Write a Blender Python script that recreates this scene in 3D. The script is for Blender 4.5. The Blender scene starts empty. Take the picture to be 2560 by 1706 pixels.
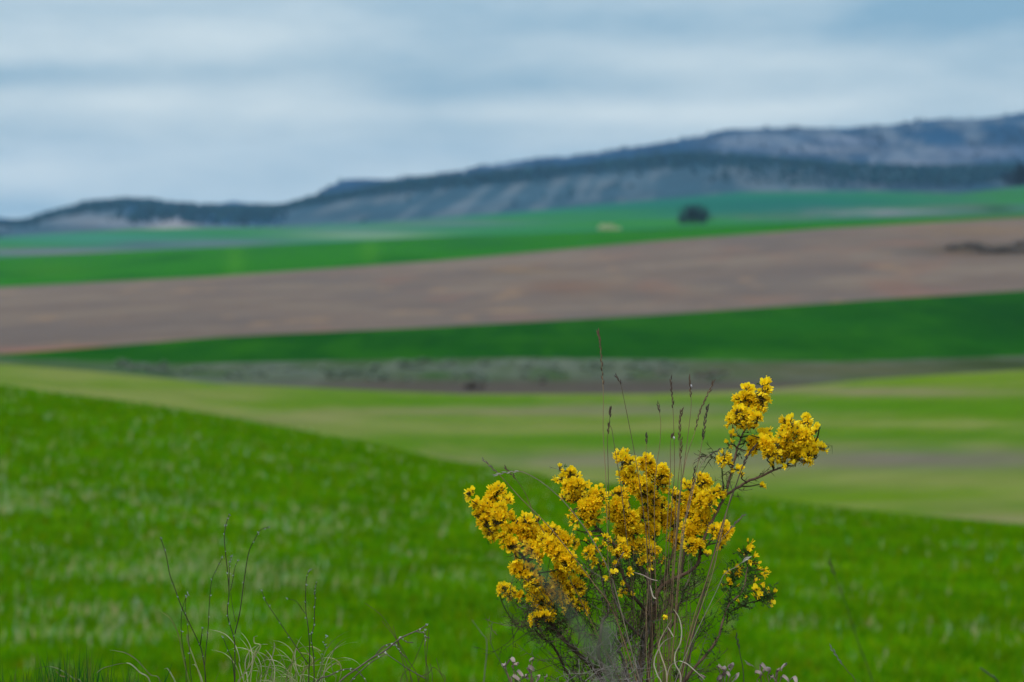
import bpy, math, random
import numpy as np
from mathutils import Vector

random.seed(7)
rng = np.random.default_rng(7)
sc = bpy.context.scene
COL = sc.collection
PI = math.pi

# ------------------------------------------------------------------ camera
K = 85.0 / 36.0 * 2560.0            # focal length in photo pixels
CX, CY, YH = 1280.0, 853.0, 560.0   # centre of the photo, height of the true horizon
PITCH = math.atan((CY - YH) / K)
BUSH = 3.05                         # distance of the broom bush in metres
cam_d = bpy.data.cameras.new("camera")
cam_d.lens = 85.0
cam_d.sensor_width = 36.0
cam_d.clip_start = 0.05
cam_d.clip_end = 30000.0
cam_d.dof.use_dof = True
cam_d.dof.focus_distance = BUSH
cam_d.dof.aperture_fstop = 7.4
cam_d.dof.aperture_blades = 0
cam = bpy.data.objects.new("camera", cam_d)
COL.objects.link(cam)
cam.location = (0, 0, 0)
cam.rotation_euler = (PI / 2 - PITCH, 0, 0)
sc.camera = cam

# ------------------------------------------------------------------ render look
sc.view_settings.view_transform = 'Standard'
sc.view_settings.look = 'None'
sc.view_settings.gamma = 1.0
sc.view_settings.use_curve_mapping = False
sc.view_settings.exposure = 0.2
sc.render.engine = 'CYCLES'
sc.cycles.use_denoising = True
sc.cycles.max_bounces = 6
sc.cycles.diffuse_bounces = 3
sc.cycles.transmission_bounces = 4
sc.cycles.volume_bounces = 0
sc.cycles.transparent_max_bounces = 12

# ------------------------------------------------------------------ sky and sun (overcast)
SUN_EL, SUN_AZ = math.radians(48), math.radians(205)   # azimuth from +Y, clockwise: behind, a little left
world = bpy.data.worlds.new("World")
sc.world = world
world.use_nodes = True
wn, wl = world.node_tree.nodes, world.node_tree.links
wn.clear()
SKY_K = 0.1
w_out = wn.new('ShaderNodeOutputWorld')
w_bg = wn.new('ShaderNodeBackground')
w_bg.inputs['Strength'].default_value = SKY_K
sky = wn.new('ShaderNodeTexSky')
sky.sky_type = 'NISHITA'
sky.sun_disc = False
sky.sun_elevation = SUN_EL
sky.sun_rotation = SUN_AZ
tc = wn.new('ShaderNodeTexCoord')


def wmath(op, a, b=None, clamp=False):
    n = wn.new('ShaderNodeMath'); n.operation = op; n.use_clamp = clamp
    for i, v in enumerate((a, b)):
        if v is None: continue
        if isinstance(v, (int, float)): n.inputs[i].default_value = v
        else: wl.new(v, n.inputs[i])
    return n.outputs[0]


def wvec(op, a, b):
    n = wn.new('ShaderNodeVectorMath'); n.operation = op
    for i, v in enumerate((a, b)):
        if isinstance(v, tuple): n.inputs[i].default_value = v
        else: wl.new(v, n.inputs[i])
    return n


def wmix(fac, a, b):
    n = wn.new('ShaderNodeMix'); n.data_type = 'RGBA'
    for s, v in ((0, fac), (6, a), (7, b)):
        if isinstance(v, (int, float)): n.inputs[s].default_value = v
        elif isinstance(v, tuple): n.inputs[s].default_value = (*v, 1)
        else: wl.new(v, n.inputs[s])
    return n.outputs[2]


def wnoise(scale, sc_, detail, rough, off=(0, 0, 0)):
    v = wvec('MULTIPLY', tc.outputs['Generated'], sc_).outputs[0]
    v = wvec('ADD', v, off).outputs[0]
    n = wn.new('ShaderNodeTexNoise'); n.inputs['Scale'].default_value = scale
    n.inputs['Detail'].default_value = detail; n.inputs['Roughness'].default_value = rough
    wl.new(v, n.inputs['Vector'])
    return n.outputs['Fac']


warp = wnoise(3.0, (1.6, 1.6, 9.0), 3.0, 0.5, (3.1, 0.4, 1.7))
sep = wn.new('ShaderNodeSeparateXYZ'); wl.new(tc.outputs['Generated'], sep.inputs[0])
elev = sep.outputs['Z']
n1 = wnoise(3.2, (2.6, 2.6, 9.5), 5.0, 0.55, (0.3, 0.9, 5.2))
n2 = wnoise(6.0, (2.4, 2.4, 8.0), 4.0, 0.55, (7.3, 2.9, 1.2))
cover = wmath('ADD', wmath('MULTIPLY', wmath('SUBTRACT', n1, 0.5), 1.05), wmath('MULTIPLY', wmath('SUBTRACT', n2, 0.5), 0.75))
# soft lighter and darker layers of the cloud deck: (x, y in a 2353-wide view of the photo, half width, half height, amount)
for bx, by, sx, sy, amt in ((330, 95, 420, 70, 0.30), (60, 185, 330, 28, -0.46), (1250, 195, 420, 38, -0.34), (1600, 60, 500, 60, -0.36),
                            (2320, 20, 330, 100, -0.54), (480, 235, 330, 40, 0.30), (560, 330, 560, 60, 0.20), (110, 395, 200, 35, 0.32),
                            (2150, 225, 420, 38, 0.45), (1650, 262, 420, 26, 0.34), (1850, 150, 260, 22, 0.22), (980, 345, 300, 60, -0.12),
                            (60, 320, 140, 40, -0.10), (40, 475, 160, 22, -0.25), (700, 160, 260, 30, -0.12), (900, 258, 500, 18, 0.15)):
    c = ((bx - 1176.5) / 5555.0, 1.0, (515.0 - by) / 5555.0)
    d = wvec('SUBTRACT', tc.outputs['Generated'], c).outputs[0]
    d = wvec('MULTIPLY', d, (5555.0 / sx, 3.0, 5555.0 / sy)).outputs[0]
    dd = wvec('DOT_PRODUCT', d, d).outputs['Value']
    dd = wmath('ADD', dd, wmath('MULTIPLY', wmath('SUBTRACT', warp, 0.5), 3.4))
    g = wmath('POWER', 2.71828, wmath('MULTIPLY', dd, -0.7))
    cover = wmath('ADD', cover, wmath('MULTIPLY', wmath('MINIMUM', g, 1.2), amt * 0.85))
lit = wmath('ADD', cover, 0.5, clamp=True)
c_dark = tuple(v / SKY_K for v in (0.158, 0.290, 0.402))
c_lite = tuple(v / SKY_K for v in (0.495, 0.568, 0.600))
cloud = wmix(lit, c_dark, c_lite)
zen = wmath('MAXIMUM', elev, 0.0)
bright = wmath('ADD', 1.0, wmath('MULTIPLY', zen, 2.3))     # an overcast sky brightens smoothly towards the zenith
bright = wmath('ADD', bright, wmath('MULTIPLY', wmath('POWER', 2.71828, wmath('MULTIPLY', zen, -32.0)), 0.42))   # and is paler close to the horizon
cb = wn.new('ShaderNodeVectorMath'); cb.operation = 'SCALE'
wl.new(cloud, cb.inputs[0]); wl.new(bright, cb.inputs['Scale'])
full = wmix(0.90, sky.outputs['Color'], cb.outputs[0])
wl.new(full, w_bg.inputs['Color'])
wl.new(w_bg.outputs[0], w_out.inputs[0])

sun_d = bpy.data.lights.new("sun", 'SUN')
sun_d.energy = 1.5
sun_d.angle = math.radians(25)
sun_d.color = (1.0, 0.95, 0.86)
sun = bpy.data.objects.new("sun", sun_d)
COL.objects.link(sun)
sdir = Vector((math.sin(SUN_AZ) * math.cos(SUN_EL), math.cos(SUN_AZ) * math.cos(SUN_EL), math.sin(SUN_EL)))
sun.rotation_euler = sdir.to_track_quat('Z', 'Y').to_euler()

# ------------------------------------------------------------------ helpers
LIGHT = np.array([1.13, 1.32, 1.34]) * 1.16
HAZE_S = 5.2e-5
HAZE_C = np.array([0.14, 0.36, 0.66])


def lin(c):
    c = np.asarray(c, float) / 255.0
    return np.where(c <= 0.04045, c / 12.92, ((c + 0.055) / 1.055) ** 2.4)


def alb(c, dist=0.0):
    """Surface colour that shows as sRGB c in this light, seen through dist metres of air."""
    t = math.exp(-HAZE_S * dist)
    return np.clip((lin(c) - HAZE_C * (1 - t)) / t / LIGHT, 0.004, 0.75)


def ray(x, y):
    dx, dy = (x - CX) / K, (CY - y) / K
    return np.array([dx, math.cos(PITCH) + dy * math.sin(PITCH), -math.sin(PITCH) + dy * math.cos(PITCH)])


def at(x, y, Y):
    """The point at ground distance Y on the line of sight of photo pixel (x, y)."""
    r = ray(x, y)
    return r * (Y / r[1])


def slope(y):
    """Rise over run of the line of sight at photo row y."""
    r = ray(CX, y)
    return r[2] / r[1]


def project(P):
    """Points to photo pixels."""
    P = np.atleast_2d(P)
    f = P[:, 1] * math.cos(PITCH) - P[:, 2] * math.sin(PITCH)
    u = P[:, 1] * math.sin(PITCH) + P[:, 2] * math.cos(PITCH)
    return CX + K * P[:, 0] / f, CY - K * u / f


def tag(o, label=None, cat=None, group=None, kind=None):
    for k, v in (('label', label), ('category', cat), ('group', group), ('kind', kind)):
        if v: o[k] = v
    return o


def link_mesh(name, verts, faces, mat, parent=None, col=None, smooth=True):
    me = bpy.data.meshes.new(name)
    verts = np.asarray(verts, float)
    o = bpy.data.objects.new(name, me)
    if parent is not None:
        o.parent = parent
        verts = verts - np.array(parent_world(parent))
    me.from_pydata(verts.tolist(), [], faces if isinstance(faces, list) else faces.tolist())
    if smooth:
        me.polygons.foreach_set('use_smooth', np.ones(len(me.polygons), bool))
    if col is not None:
        a = me.attributes.new('tint', 'FLOAT_COLOR', 'POINT')
        c = np.ones((len(verts), 4)); c[:, :3] = col
        a.data.foreach_set('color', c.ravel())
    for m in (mat if isinstance(mat, (list, tuple)) else [mat]):
        me.materials.append(m)
    COL.objects.link(o)
    return o


def parent_world(o):
    l = Vector((0, 0, 0))
    while o is not None:
        l += o.location; o = o.parent
    return l


def empty(name, loc, label=None, cat=None, group=None):
    o = bpy.data.objects.new(name, None)
    o.empty_display_size = 0.05
    o.location = loc
    COL.objects.link(o)
    return tag(o, label, cat, group)


class MB:
    """Collects tubes, blades and loose faces into one mesh."""
    def __init__(self): self.v, self.f, self.m, self.c = [], [], [], []
    def add(self, verts, faces, mi=0, col=(1, 1, 1)):
        b = len(self.v)
        self.v.extend([tuple(p) for p in verts]); self.f.extend([tuple(i + b for i in q) for q in faces])
        self.m.extend([mi] * len(faces)); self.c.extend([tuple(col)] * len(verts))
    def tube(self, pts, rad, sides=5, mi=0, col=(1, 1, 1)):
        pts = np.asarray(pts, float); n = len(pts)
        if np.isscalar(rad): rad = [rad] * n
        t = np.gradient(pts, axis=0); t /= np.linalg.norm(t, axis=1)[:, None] + 1e-12
        ref = np.array([0.31, 0.87, 0.38])
        vs, fs = [], []
        for i in range(n):
            a = np.cross(t[i], ref); a /= np.linalg.norm(a) + 1e-12
            b = np.cross(t[i], a)
            for k in range(sides):
                w = 2 * PI * k / sides
                vs.append(pts[i] + rad[i] * (math.cos(w) * a + math.sin(w) * b))
        for i in range(n - 1):
            for k in range(sides):
                k2 = (k + 1) % sides
                fs.append((i * sides + k, i * sides + k2, (i + 1) * sides + k2, (i + 1) * sides + k))
        fs.append(tuple(range(sides - 1, -1, -1))); fs.append(tuple((n - 1) * sides + k for k in range(sides)))
        self.add(vs, fs, mi, col)
    def spike(self, p, d, L, r, mi=0, col=(1, 1, 1)):
        p, d = np.asarray(p, float), np.asarray(d, float)
        a = np.cross(d, [0.3, 0.8, 0.5]); a /= np.linalg.norm(a) + 1e-12
        b = np.cross(d, a)
        vs = [p + r * (math.cos(w) * a + math.sin(w) * b) for w in (0, 2.094, 4.189)] + [p + d * L]
        self.add(vs, [(0, 1, 3), (1, 2, 3), (2, 0, 3)], mi, col)
    def blob(self, p, d, L, r, mi=0, col=(1, 1, 1)):
        """A small spindle (a seed, a bud)."""
        p, d = np.asarray(p, float), np.asarray(d, float)
        a = np.cross(d, [0.3, 0.8, 0.5]); a /= np.linalg.norm(a) + 1e-12
        b = np.cross(d, a)
        vs = [p]
        for q, rr in ((0.3, r), (0.65, r * 0.85)):
            vs += [p + d * L * q + rr * (math.cos(w) * a + math.sin(w) * b) for w in (0, 1.571, 3.142, 4.712)]
        vs.append(p + d * L)
        fs = []
        for k in range(4):
            k2 = (k + 1) % 4
            fs += [(0, 1 + k2, 1 + k), (1 + k, 1 + k2, 5 + k2, 5 + k), (5 + k, 5 + k2, 9)]
        self.add(vs, fs, mi, col)
    def ribbon(self, pts, wid, side, mi=0, col=(1, 1, 1), fold=0.35):
        """A grass blade: a folded strip along pts."""
        pts = np.asarray(pts, float); n = len(pts)
        if np.isscalar(wid): wid = [wid] * n
        t = np.gradient(pts, axis=0); t /= np.linalg.norm(t, axis=1)[:, None] + 1e-12
        vs, fs = [], []
        for i in range(n):
            s = np.asarray(side, float) - t[i] * np.dot(side, t[i]); s /= np.linalg.norm(s) + 1e-12
            nn = np.cross(s, t[i])
            vs += [pts[i] - s * wid[i] / 2, pts[i] + nn * wid[i] * fold, pts[i] + s * wid[i] / 2]
        for i in range(n - 1):
            for k in (0, 1):
                fs.append((3 * i + k, 3 * i + k + 1, 3 * i + k + 4, 3 * i + k + 3))
        self.add(vs, fs, mi, col)
    def build(self, name, mats, parent=None, smooth=True):
        if not self.v: return None
        o = link_mesh(name, self.v, self.f, mats, parent, np.array(self.c), smooth)
        if len(o.data.materials) > 1:
            o.data.polygons.foreach_set('material_index', self.m)
        return o


def spline(pts, n):
    """Catmull-Rom through pts, n samples."""
    p = np.asarray(pts, float)
    if len(p) == 2: return p[0] + (p[1] - p[0]) * np.linspace(0, 1, n)[:, None]
    p = np.vstack([2 * p[0] - p[1], p, 2 * p[-1] - p[-2]])
    out = []
    for t in np.linspace(0, len(p) - 3 - 1e-6, n):
        i = int(t); u = t - i
        a, b, c, d = p[i:i + 4]
        out.append(0.5 * (2 * b + (c - a) * u + (2 * a - 5 * b + 4 * c - d) * u * u + (3 * b - a - 3 * c + d) * u ** 3))
    return np.array(out)


def _hash(i, j, seed):
    h = (i * 374761393 + j * 668265263 + seed * 974634777) & 0xFFFFFFFF
    h = ((h ^ (h >> 13)) * 1274126177) & 0xFFFFFFFF
    return ((h ^ (h >> 16)) & 0xFFFF) / 65535.0


def vnoise(x, y, seed=0):
    x, y = np.asarray(x, float), np.asarray(y, float)
    i, j = np.floor(x).astype(np.int64), np.floor(y).astype(np.int64)
    u, v = x - i, y - j
    u, v = u * u * (3 - 2 * u), v * v * (3 - 2 * v)
    a, b, c, d = _hash(i, j, seed), _hash(i + 1, j, seed), _hash(i, j + 1, seed), _hash(i + 1, j + 1, seed)
    return (a * (1 - u) + b * u) * (1 - v) + (c * (1 - u) + d * u) * v


def fbm(x, y, seed=0, octv=4):
    s, a, t = 0.0, 0.5, 0.0
    for k in range(octv):
        s = s + a * vnoise(x * 2 ** k, y * 2 ** k, seed + 17 * k); t += a; a *= 0.5
    return s / t


def pchip(xk, yk, x):
    """Monotone cubic through (xk, yk)."""
    h = np.diff(xk); d = np.diff(yk) / h
    m = np.zeros(len(xk)); m[0], m[-1] = d[0], d[-1]
    for i in range(1, len(xk) - 1):
        if d[i - 1] * d[i] > 0:
            w1, w2 = 2 * h[i] + h[i - 1], h[i] + 2 * h[i - 1]
            m[i] = (w1 + w2) / (w1 / d[i - 1] + w2 / d[i])
    k = np.clip(np.searchsorted(xk, x, side='right') - 1, 0, len(h) - 1)
    t = (x - xk[k]) / h[k]
    return ((1 + 2 * t) * (1 - t) ** 2 * yk[k] + t * (1 - t) ** 2 * h[k] * m[k]
            + t * t * (3 - 2 * t) * yk[k + 1] + t * t * (t - 1) * h[k] * m[k + 1])


# ------------------------------------------------------------------ materials
def new_mat(name):
    m = bpy.data.materials.new(name); m.use_nodes = True
    nt = m.node_tree; nt.nodes.clear()
    return m, nt.nodes, nt.links


def tint_mat(name, rough=0.9, noise=(), spec=0.1, transl=0.0, island=0.0, bump=None):
    """Base colour = the mesh's own tint, varied by grain noises ((scale xyz), amount) and per piece."""
    m, n, l = new_mat(name)
    out = n.new('ShaderNodeOutputMaterial'); b = n.new('ShaderNodeBsdfPrincipled')
    b.inputs['Roughness'].default_value = rough
    b.inputs['Specular IOR Level'].default_value = spec
    at_ = n.new('ShaderNodeAttribute'); at_.attribute_name = 'tint'
    c = at_.outputs['Color']
    def scale(cc, fac):
        v = n.new('ShaderNodeVectorMath'); v.operation = 'SCALE'
        l.new(cc, v.inputs[0]); l.new(fac, v.inputs['Scale']); return v.outputs[0]
    def mp(src, lo, hi):
        r = n.new('ShaderNodeMapRange'); l.new(src, r.inputs[0])
        r.inputs[1].default_value, r.inputs[2].default_value = 0.25, 0.75
        r.inputs[3].default_value, r.inputs[4].default_value = lo, hi
        return r.outputs[0]
    geo = n.new('ShaderNodeNewGeometry')
    for s3, amt in noise:
        mpv = n.new('ShaderNodeVectorMath'); mpv.operation = 'MULTIPLY'; mpv.inputs[1].default_value = s3
        l.new(geo.outputs['Position'], mpv.inputs[0])
        t = n.new('ShaderNodeTexNoise'); t.inputs['Scale'].default_value = 1.0; t.inputs['Detail'].default_value = 4.0
        l.new(mpv.outputs[0], t.inputs['Vector'])
        c = scale(c, mp(t.outputs['Fac'], 1 - amt, 1 + amt))
    if island:
        r = n.new('ShaderNodeMapRange'); l.new(geo.outputs['Random Per Island'], r.inputs[0])
        r.inputs[3].default_value, r.inputs[4].default_value = 1 - island, 1 + island
        c = scale(c, r.outputs[0])
    l.new(c, b.inputs['Base Color'])
    if bump:
        t = n.new('ShaderNodeTexNoise'); t.inputs['Scale'].default_value = bump[0]; t.inputs['Detail'].default_value = 5
        l.new(geo.outputs['Position'], t.inputs['Vector'])
        bp = n.new('ShaderNodeBump'); bp.inputs['Strength'].default_value = bump[1]; bp.inputs['Distance'].default_value = bump[2]
        l.new(t.outputs['Fac'], bp.inputs['Height']); l.new(bp.outputs[0], b.inputs['Normal'])
    sh = b.outputs[0]
    if transl:
        tr = n.new('ShaderNodeBsdfTranslucent'); l.new(c, tr.inputs['Color'])
        mx = n.new('ShaderNodeMixShader'); mx.inputs[0].default_value = transl
        l.new(sh, mx.inputs[1]); l.new(tr.outputs[0], mx.inputs[2]); sh = mx.outputs[0]
    l.new(sh, out.inputs[0])
    return m


M_NEAR = tint_mat('near_field_soil', spec=0.0, noise=(((0.9, 0.9, 0.9), 0.18), ((6, 6, 6), 0.25)))
M_FIELD = tint_mat('field_cover', spec=0.0, noise=(((0.05, 0.16, 0.1), 0.08), ((0.4, 0.6, 0.4), 0.10)))
M_FAR = tint_mat('far_field_cover', spec=0.0, noise=(((0.008, 0.03, 0.02), 0.10), ((0.06, 0.1, 0.06), 0.10)))
M_SOIL = tint_mat('ploughed_soil', spec=0.0, noise=(((0.012, 0.06, 0.03), 0.10), ((0.15, 0.35, 0.15), 0.12)))
M_HILL = tint_mat('hill_scrub', spec=0.0, noise=(((0.012, 0.012, 0.02), 0.18), ((0.05, 0.05, 0.05), 0.2)))
M_GRASS = tint_mat('grass_blade', rough=0.8, spec=0.0, transl=0.30)
M_LEAF = tint_mat('shrub_leaf', rough=0.8, spec=0.0, transl=0.15, island=0.25)
M_SHRUB = tint_mat('scrub_leaf', rough=0.9, spec=0.0, transl=0.45, island=0.12)
M_BARK = tint_mat('bark', rough=0.9, noise=(((260, 260, 90), 0.35), ((900, 900, 500), 0.25)), bump=(600, 0.5, 0.0006))
M_TWIG = tint_mat('twig_bark', rough=0.85, noise=(((180, 180, 180), 0.30),))
M_STRAW = tint_mat('dry_straw', rough=0.7, spec=0.2, noise=(((120, 120, 60), 0.30),), transl=0.08)
M_PETAL = tint_mat('yellow_petal', rough=0.6, spec=0.2, transl=0.42, island=0.10)
M_SPROUT = tint_mat('calyx_green', rough=0.7, spec=0.2)

# ------------------------------------------------------------------ the land: a height field through measured skylines and field edges
F = 2560.0 / 2353.0
CP = 12.0                                                     # widens the sheet close to the camera
def curve(*pts):
    p = np.array(pts, float) * F
    return lambda x: np.interp(x, p[:, 0], p[:, 1])
def lerp3(l, c, r):
    return lambda x: np.interp(x, [0, 1280, 2560], [l, c, r])
def by_row(yc, Yf):
    return lambda x: (Yf(x), slope_v(yc(x)) * Yf(x))
def slope_v(y):
    dy = (CY - np.asarray(y)) / K
    return (-math.sin(PITCH) + dy * math.cos(PITCH)) / (math.cos(PITCH) + dy * math.sin(PITCH))
def flat(Y, z):
    return lambda x: (np.full_like(x, Y), np.full_like(x, z))

crest = curve((0, 888), (300, 928), (600, 978), (850, 1024), (1000, 1058), (1300, 1108), (1700, 1142), (2000, 1182), (2200, 1202), (2353, 1216), (2800, 1255))
e_valley = curve((-300, 830), (0, 836), (200, 852), (500, 882), (800, 895), (1060, 906), (1500, 906), (1750, 896), (2000, 872), (2353, 850), (2700, 840))
e_scrub = curve((0, 824), (150, 828), (400, 836), (700, 830), (1200, 822), (1600, 828), (1900, 832), (2353, 818))
e_wheat = curve((-300, 822), (0, 815), (200, 800), (500, 775), (1000, 752), (1500, 725), (2000, 690), (2353, 668), (2800, 640))
e_plough = curve((-300, 672), (0, 660), (500, 635), (1000, 600), (1500, 555), (1900, 525), (2353, 500), (2800, 470))
e_green = curve((-300, 600), (0, 592), (350, 576), (800, 556), (1000, 545), (1350, 532), (1650, 520), (1900, 508), (2353, 490), (2800, 470))
e_foot = curve((-300, 548), (0, 545), (300, 527), (640, 522), (1000, 500), (1200, 486), (1500, 460), (1700, 442), (2000, 440), (2200, 446), (2353, 428), (2800, 420))
e_front = curve((-400, 505), (0, 514), (60, 516), (110, 497), (200, 473), (270, 466), (330, 467), (400, 474), (600, 481), (650, 478), (700, 462), (800, 444), (1000, 416), (1200, 397),
                (1400, 378), (1600, 360), (1800, 366), (2000, 386), (2200, 396), (2353, 392), (2700, 380))
e_back = curve((-400, 505), (0, 512), (600, 486), (650, 478), (700, 460), (760, 430), (800, 416), (900, 413), (1060, 398), (1110, 382), (1200, 373), (1350, 356), (1500, 339), (1600, 322),
               (1640, 308), (1680, 299), (1800, 296), (1950, 300), (2080, 284), (2160, 276), (2250, 272), (2353, 257), (2700, 230))
_f = by_row(e_front, lerp3(4000, 3200, 3000))
rows = [flat(-8, -0.62), flat(0.5, -0.66), flat(3.35, -0.67), flat(5.0, -1.35), flat(9.0, -2.08), flat(12.5, -2.42),
        by_row(crest, lerp3(75, 55, 42)),
        lambda x: (lerp3(112, 82, 66)(x), lerp3(-10.2, -10.4, -10.2)(x)),
        by_row(e_valley, lerp3(250, 250, 250)), by_row(e_scrub, lerp3(310, 320, 320)), by_row(e_wheat, lerp3(345, 430, 480)),
        by_row(e_plough, lerp3(800, 850, 900)), by_row(e_green, lerp3(1300, 1250, 1150)), by_row(e_foot, lerp3(2400, 2400, 2200)),
        _f, lambda x: (_f(x)[0] + 450, _f(x)[1] * 0.75 - 10), by_row(e_back, lerp3(5000, 4600, 4300)),
        flat(5900, -30), flat(8200, -30)]
STRIPS = [('bank', 0, 3, 16), ('near_field', 3, 7, 90), ('valley_field', 7, 8, 70), ('scrub_ground', 8, 9, 24), ('wheat_field', 9, 10, 30),
          ('ploughed_field', 10, 11, 60), ('green_field', 11, 12, 30), ('plain', 12, 13, 50), ('front_hills', 13, 15, 60), ('back_hills', 15, 17, 50), ('far_plain', 17, 18, 4)]
US = np.linspace(-0.42, 0.42, 381)
knY = np.zeros((len(rows), len(US))); knZ = np.zeros_like(knY)
for k, fn in enumerate(rows):
    Y = np.full(len(US), 50.0)
    x = np.full(len(US), CX)
    for _ in range(30):
        x = CX + K * US * (np.maximum(Y, 3) + CP) / np.maximum(Y, 3)
        Y, Z = fn(x)
    knY[k], knZ[k] = Y, Z
knT = np.log(knY + 20.0)


def relief(X, Y):
    """Gullies and knolls of the hills, small swells of the fields."""
    a = np.clip((Y - 2300) / 700, 0, 1) * np.clip((5800 - Y) / 500, 0, 1)
    h = a * 15.0 * (fbm(X / 150.0, Y / 300.0, 5, 4) - 0.5) + a * 7.0 * (np.abs(fbm(X / 90.0 + Y / 260.0, Y / 500.0, 9, 3) - 0.5) * 2 - 0.35)
    b = np.clip((Y - 8) / 20, 0, 1) * np.clip((230 - Y) / 100, 0, 1)
    h = h + b * 0.10 * (fbm(X / 3.0, Y / 3.0, 21, 3) - 0.5)
    return h


def land(u_idx_f, T):
    pass


class Strip: pass
strips = {}
for name, a, b, n in STRIPS:
    m = len(US)
    P = np.zeros((n + 1, m, 3))
    # the inner knots of a strip keep their own rows so that the ridges stay sharp
    for j in range(m):
        segs = b - a
        ts = np.interp(np.linspace(0, segs, n + 1), np.arange(segs + 1), knT[a:b + 1, j])
        Yj = np.exp(ts) - 20.0
        Zj = pchip(knT[:, j], knZ[:, j], ts)
        P[:, j, 1] = Yj; P[:, j, 2] = Zj
        P[:, j, 0] = US[j] * (np.maximum(Yj, 0) + CP)
    P[..., 2] += relief(P[..., 0], P[..., 1])
    s = Strip(); s.P, s.n, s.m = P, n, m
    strips[name] = s


def ground(X, Y):
    """Height of the land at (X, Y), arrays."""
    X, Y = np.atleast_1d(X).astype(float), np.atleast_1d(Y).astype(float)
    u = np.clip(X / (np.maximum(Y, 0) + CP), US[0], US[-1])
    fj = (u - US[0]) / (US[1] - US[0]); j0 = np.clip(fj.astype(int), 0, len(US) - 2); w = fj - j0
    out = np.zeros(len(X))
    for q in range(len(X)):
        t = math.log(Y[q] + 20.0)
        za = pchip(knT[:, j0[q]], knZ[:, j0[q]], np.array([t]))[0]
        zb = pchip(knT[:, j0[q] + 1], knZ[:, j0[q] + 1], np.array([t]))[0]
        out[q] = za * (1 - w[q]) + zb * w[q]
    return out + relief(X, Y)


def ground_fast(name, X, Y):
    """Height on one strip by bilinear lookup in its grid."""
    s = strips[name]
    u = np.clip(X / (np.maximum(Y, 0) + CP), US[0] + 1e-6, US[-1] - 1e-6)
    fj = (u - US[0]) / (US[1] - US[0]); j0 = fj.astype(int); w = fj - j0
    out = np.zeros(len(X))
    for j in np.unique(j0):
        q = np.where(j0 == j)[0]
        z0 = np.interp(Y[q], s.P[:, j, 1], s.P[:, j, 2]); z1 = np.interp(Y[q], s.P[:, j + 1, 1], s.P[:, j + 1, 2])
        out[q] = z0 * (1 - w[q]) + z1 * w[q]
    return out


def blend(c, mask, col):
    mask = np.clip(mask, 0, 1)[:, None]
    return c * (1 - mask) + np.asarray(col)[None, :] * mask


def patch(xd, yd, x, y, rx, ry, p=1.0):
    return np.exp(-p * (((xd - x) / rx) ** 2 + ((yd - y) / ry) ** 2))


def sstep(a, b, x):
    t = np.clip((x - a) / (b - a), 0, 1); return t * t * (3 - 2 * t)


def strip_obj(oname, sname, mat, paint, kind='structure', label=None):
    s = strips[sname]
    V = s.P.reshape(-1, 3)
    i, j = np.meshgrid(np.arange(s.n), np.arange(s.m - 1), indexing='ij')
    a = (i * s.m + j).ravel()
    faces = np.stack([a, a + 1, a + s.m + 1, a + s.m], 1)
    with np.errstate(all='ignore'):
        xd, yd = project(np.where(V[:, 1:2] > 0.6, V, np.array([0, 1, -1.0])))
    col = paint(V[:, 0], V[:, 1], V[:, 2], xd / F, yd / F)
    o = link_mesh(oname, V, faces, mat, None, col)
    return tag(o, label, None, None, kind)


def paint_bank(X, Y, Z, xd, yd):
    c = np.tile(alb((88, 92, 52)), (len(X), 1))
    return blend(c, sstep(0.45, 0.6, fbm(X * 3, Y * 3, 2)), alb((110, 100, 75)))


NEAR_G = alb((74, 132, 0)); NEAR_G2 = alb((52, 118, 0)); NEAR_Y = alb((92, 136, 0))
def paint_near(X, Y, Z, xd, yd):
    c = np.tile(NEAR_G, (len(X), 1))
    c = blend(c, 0.8 * sstep(0.45, 0.7, fbm(X / 1.5, Y / 2.0, 3)), NEAR_G2)
    c = blend(c, 0.6 * sstep(0.5, 0.75, fbm(X / 4.0, Y / 3.0, 8)), NEAR_Y)
    return c


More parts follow.
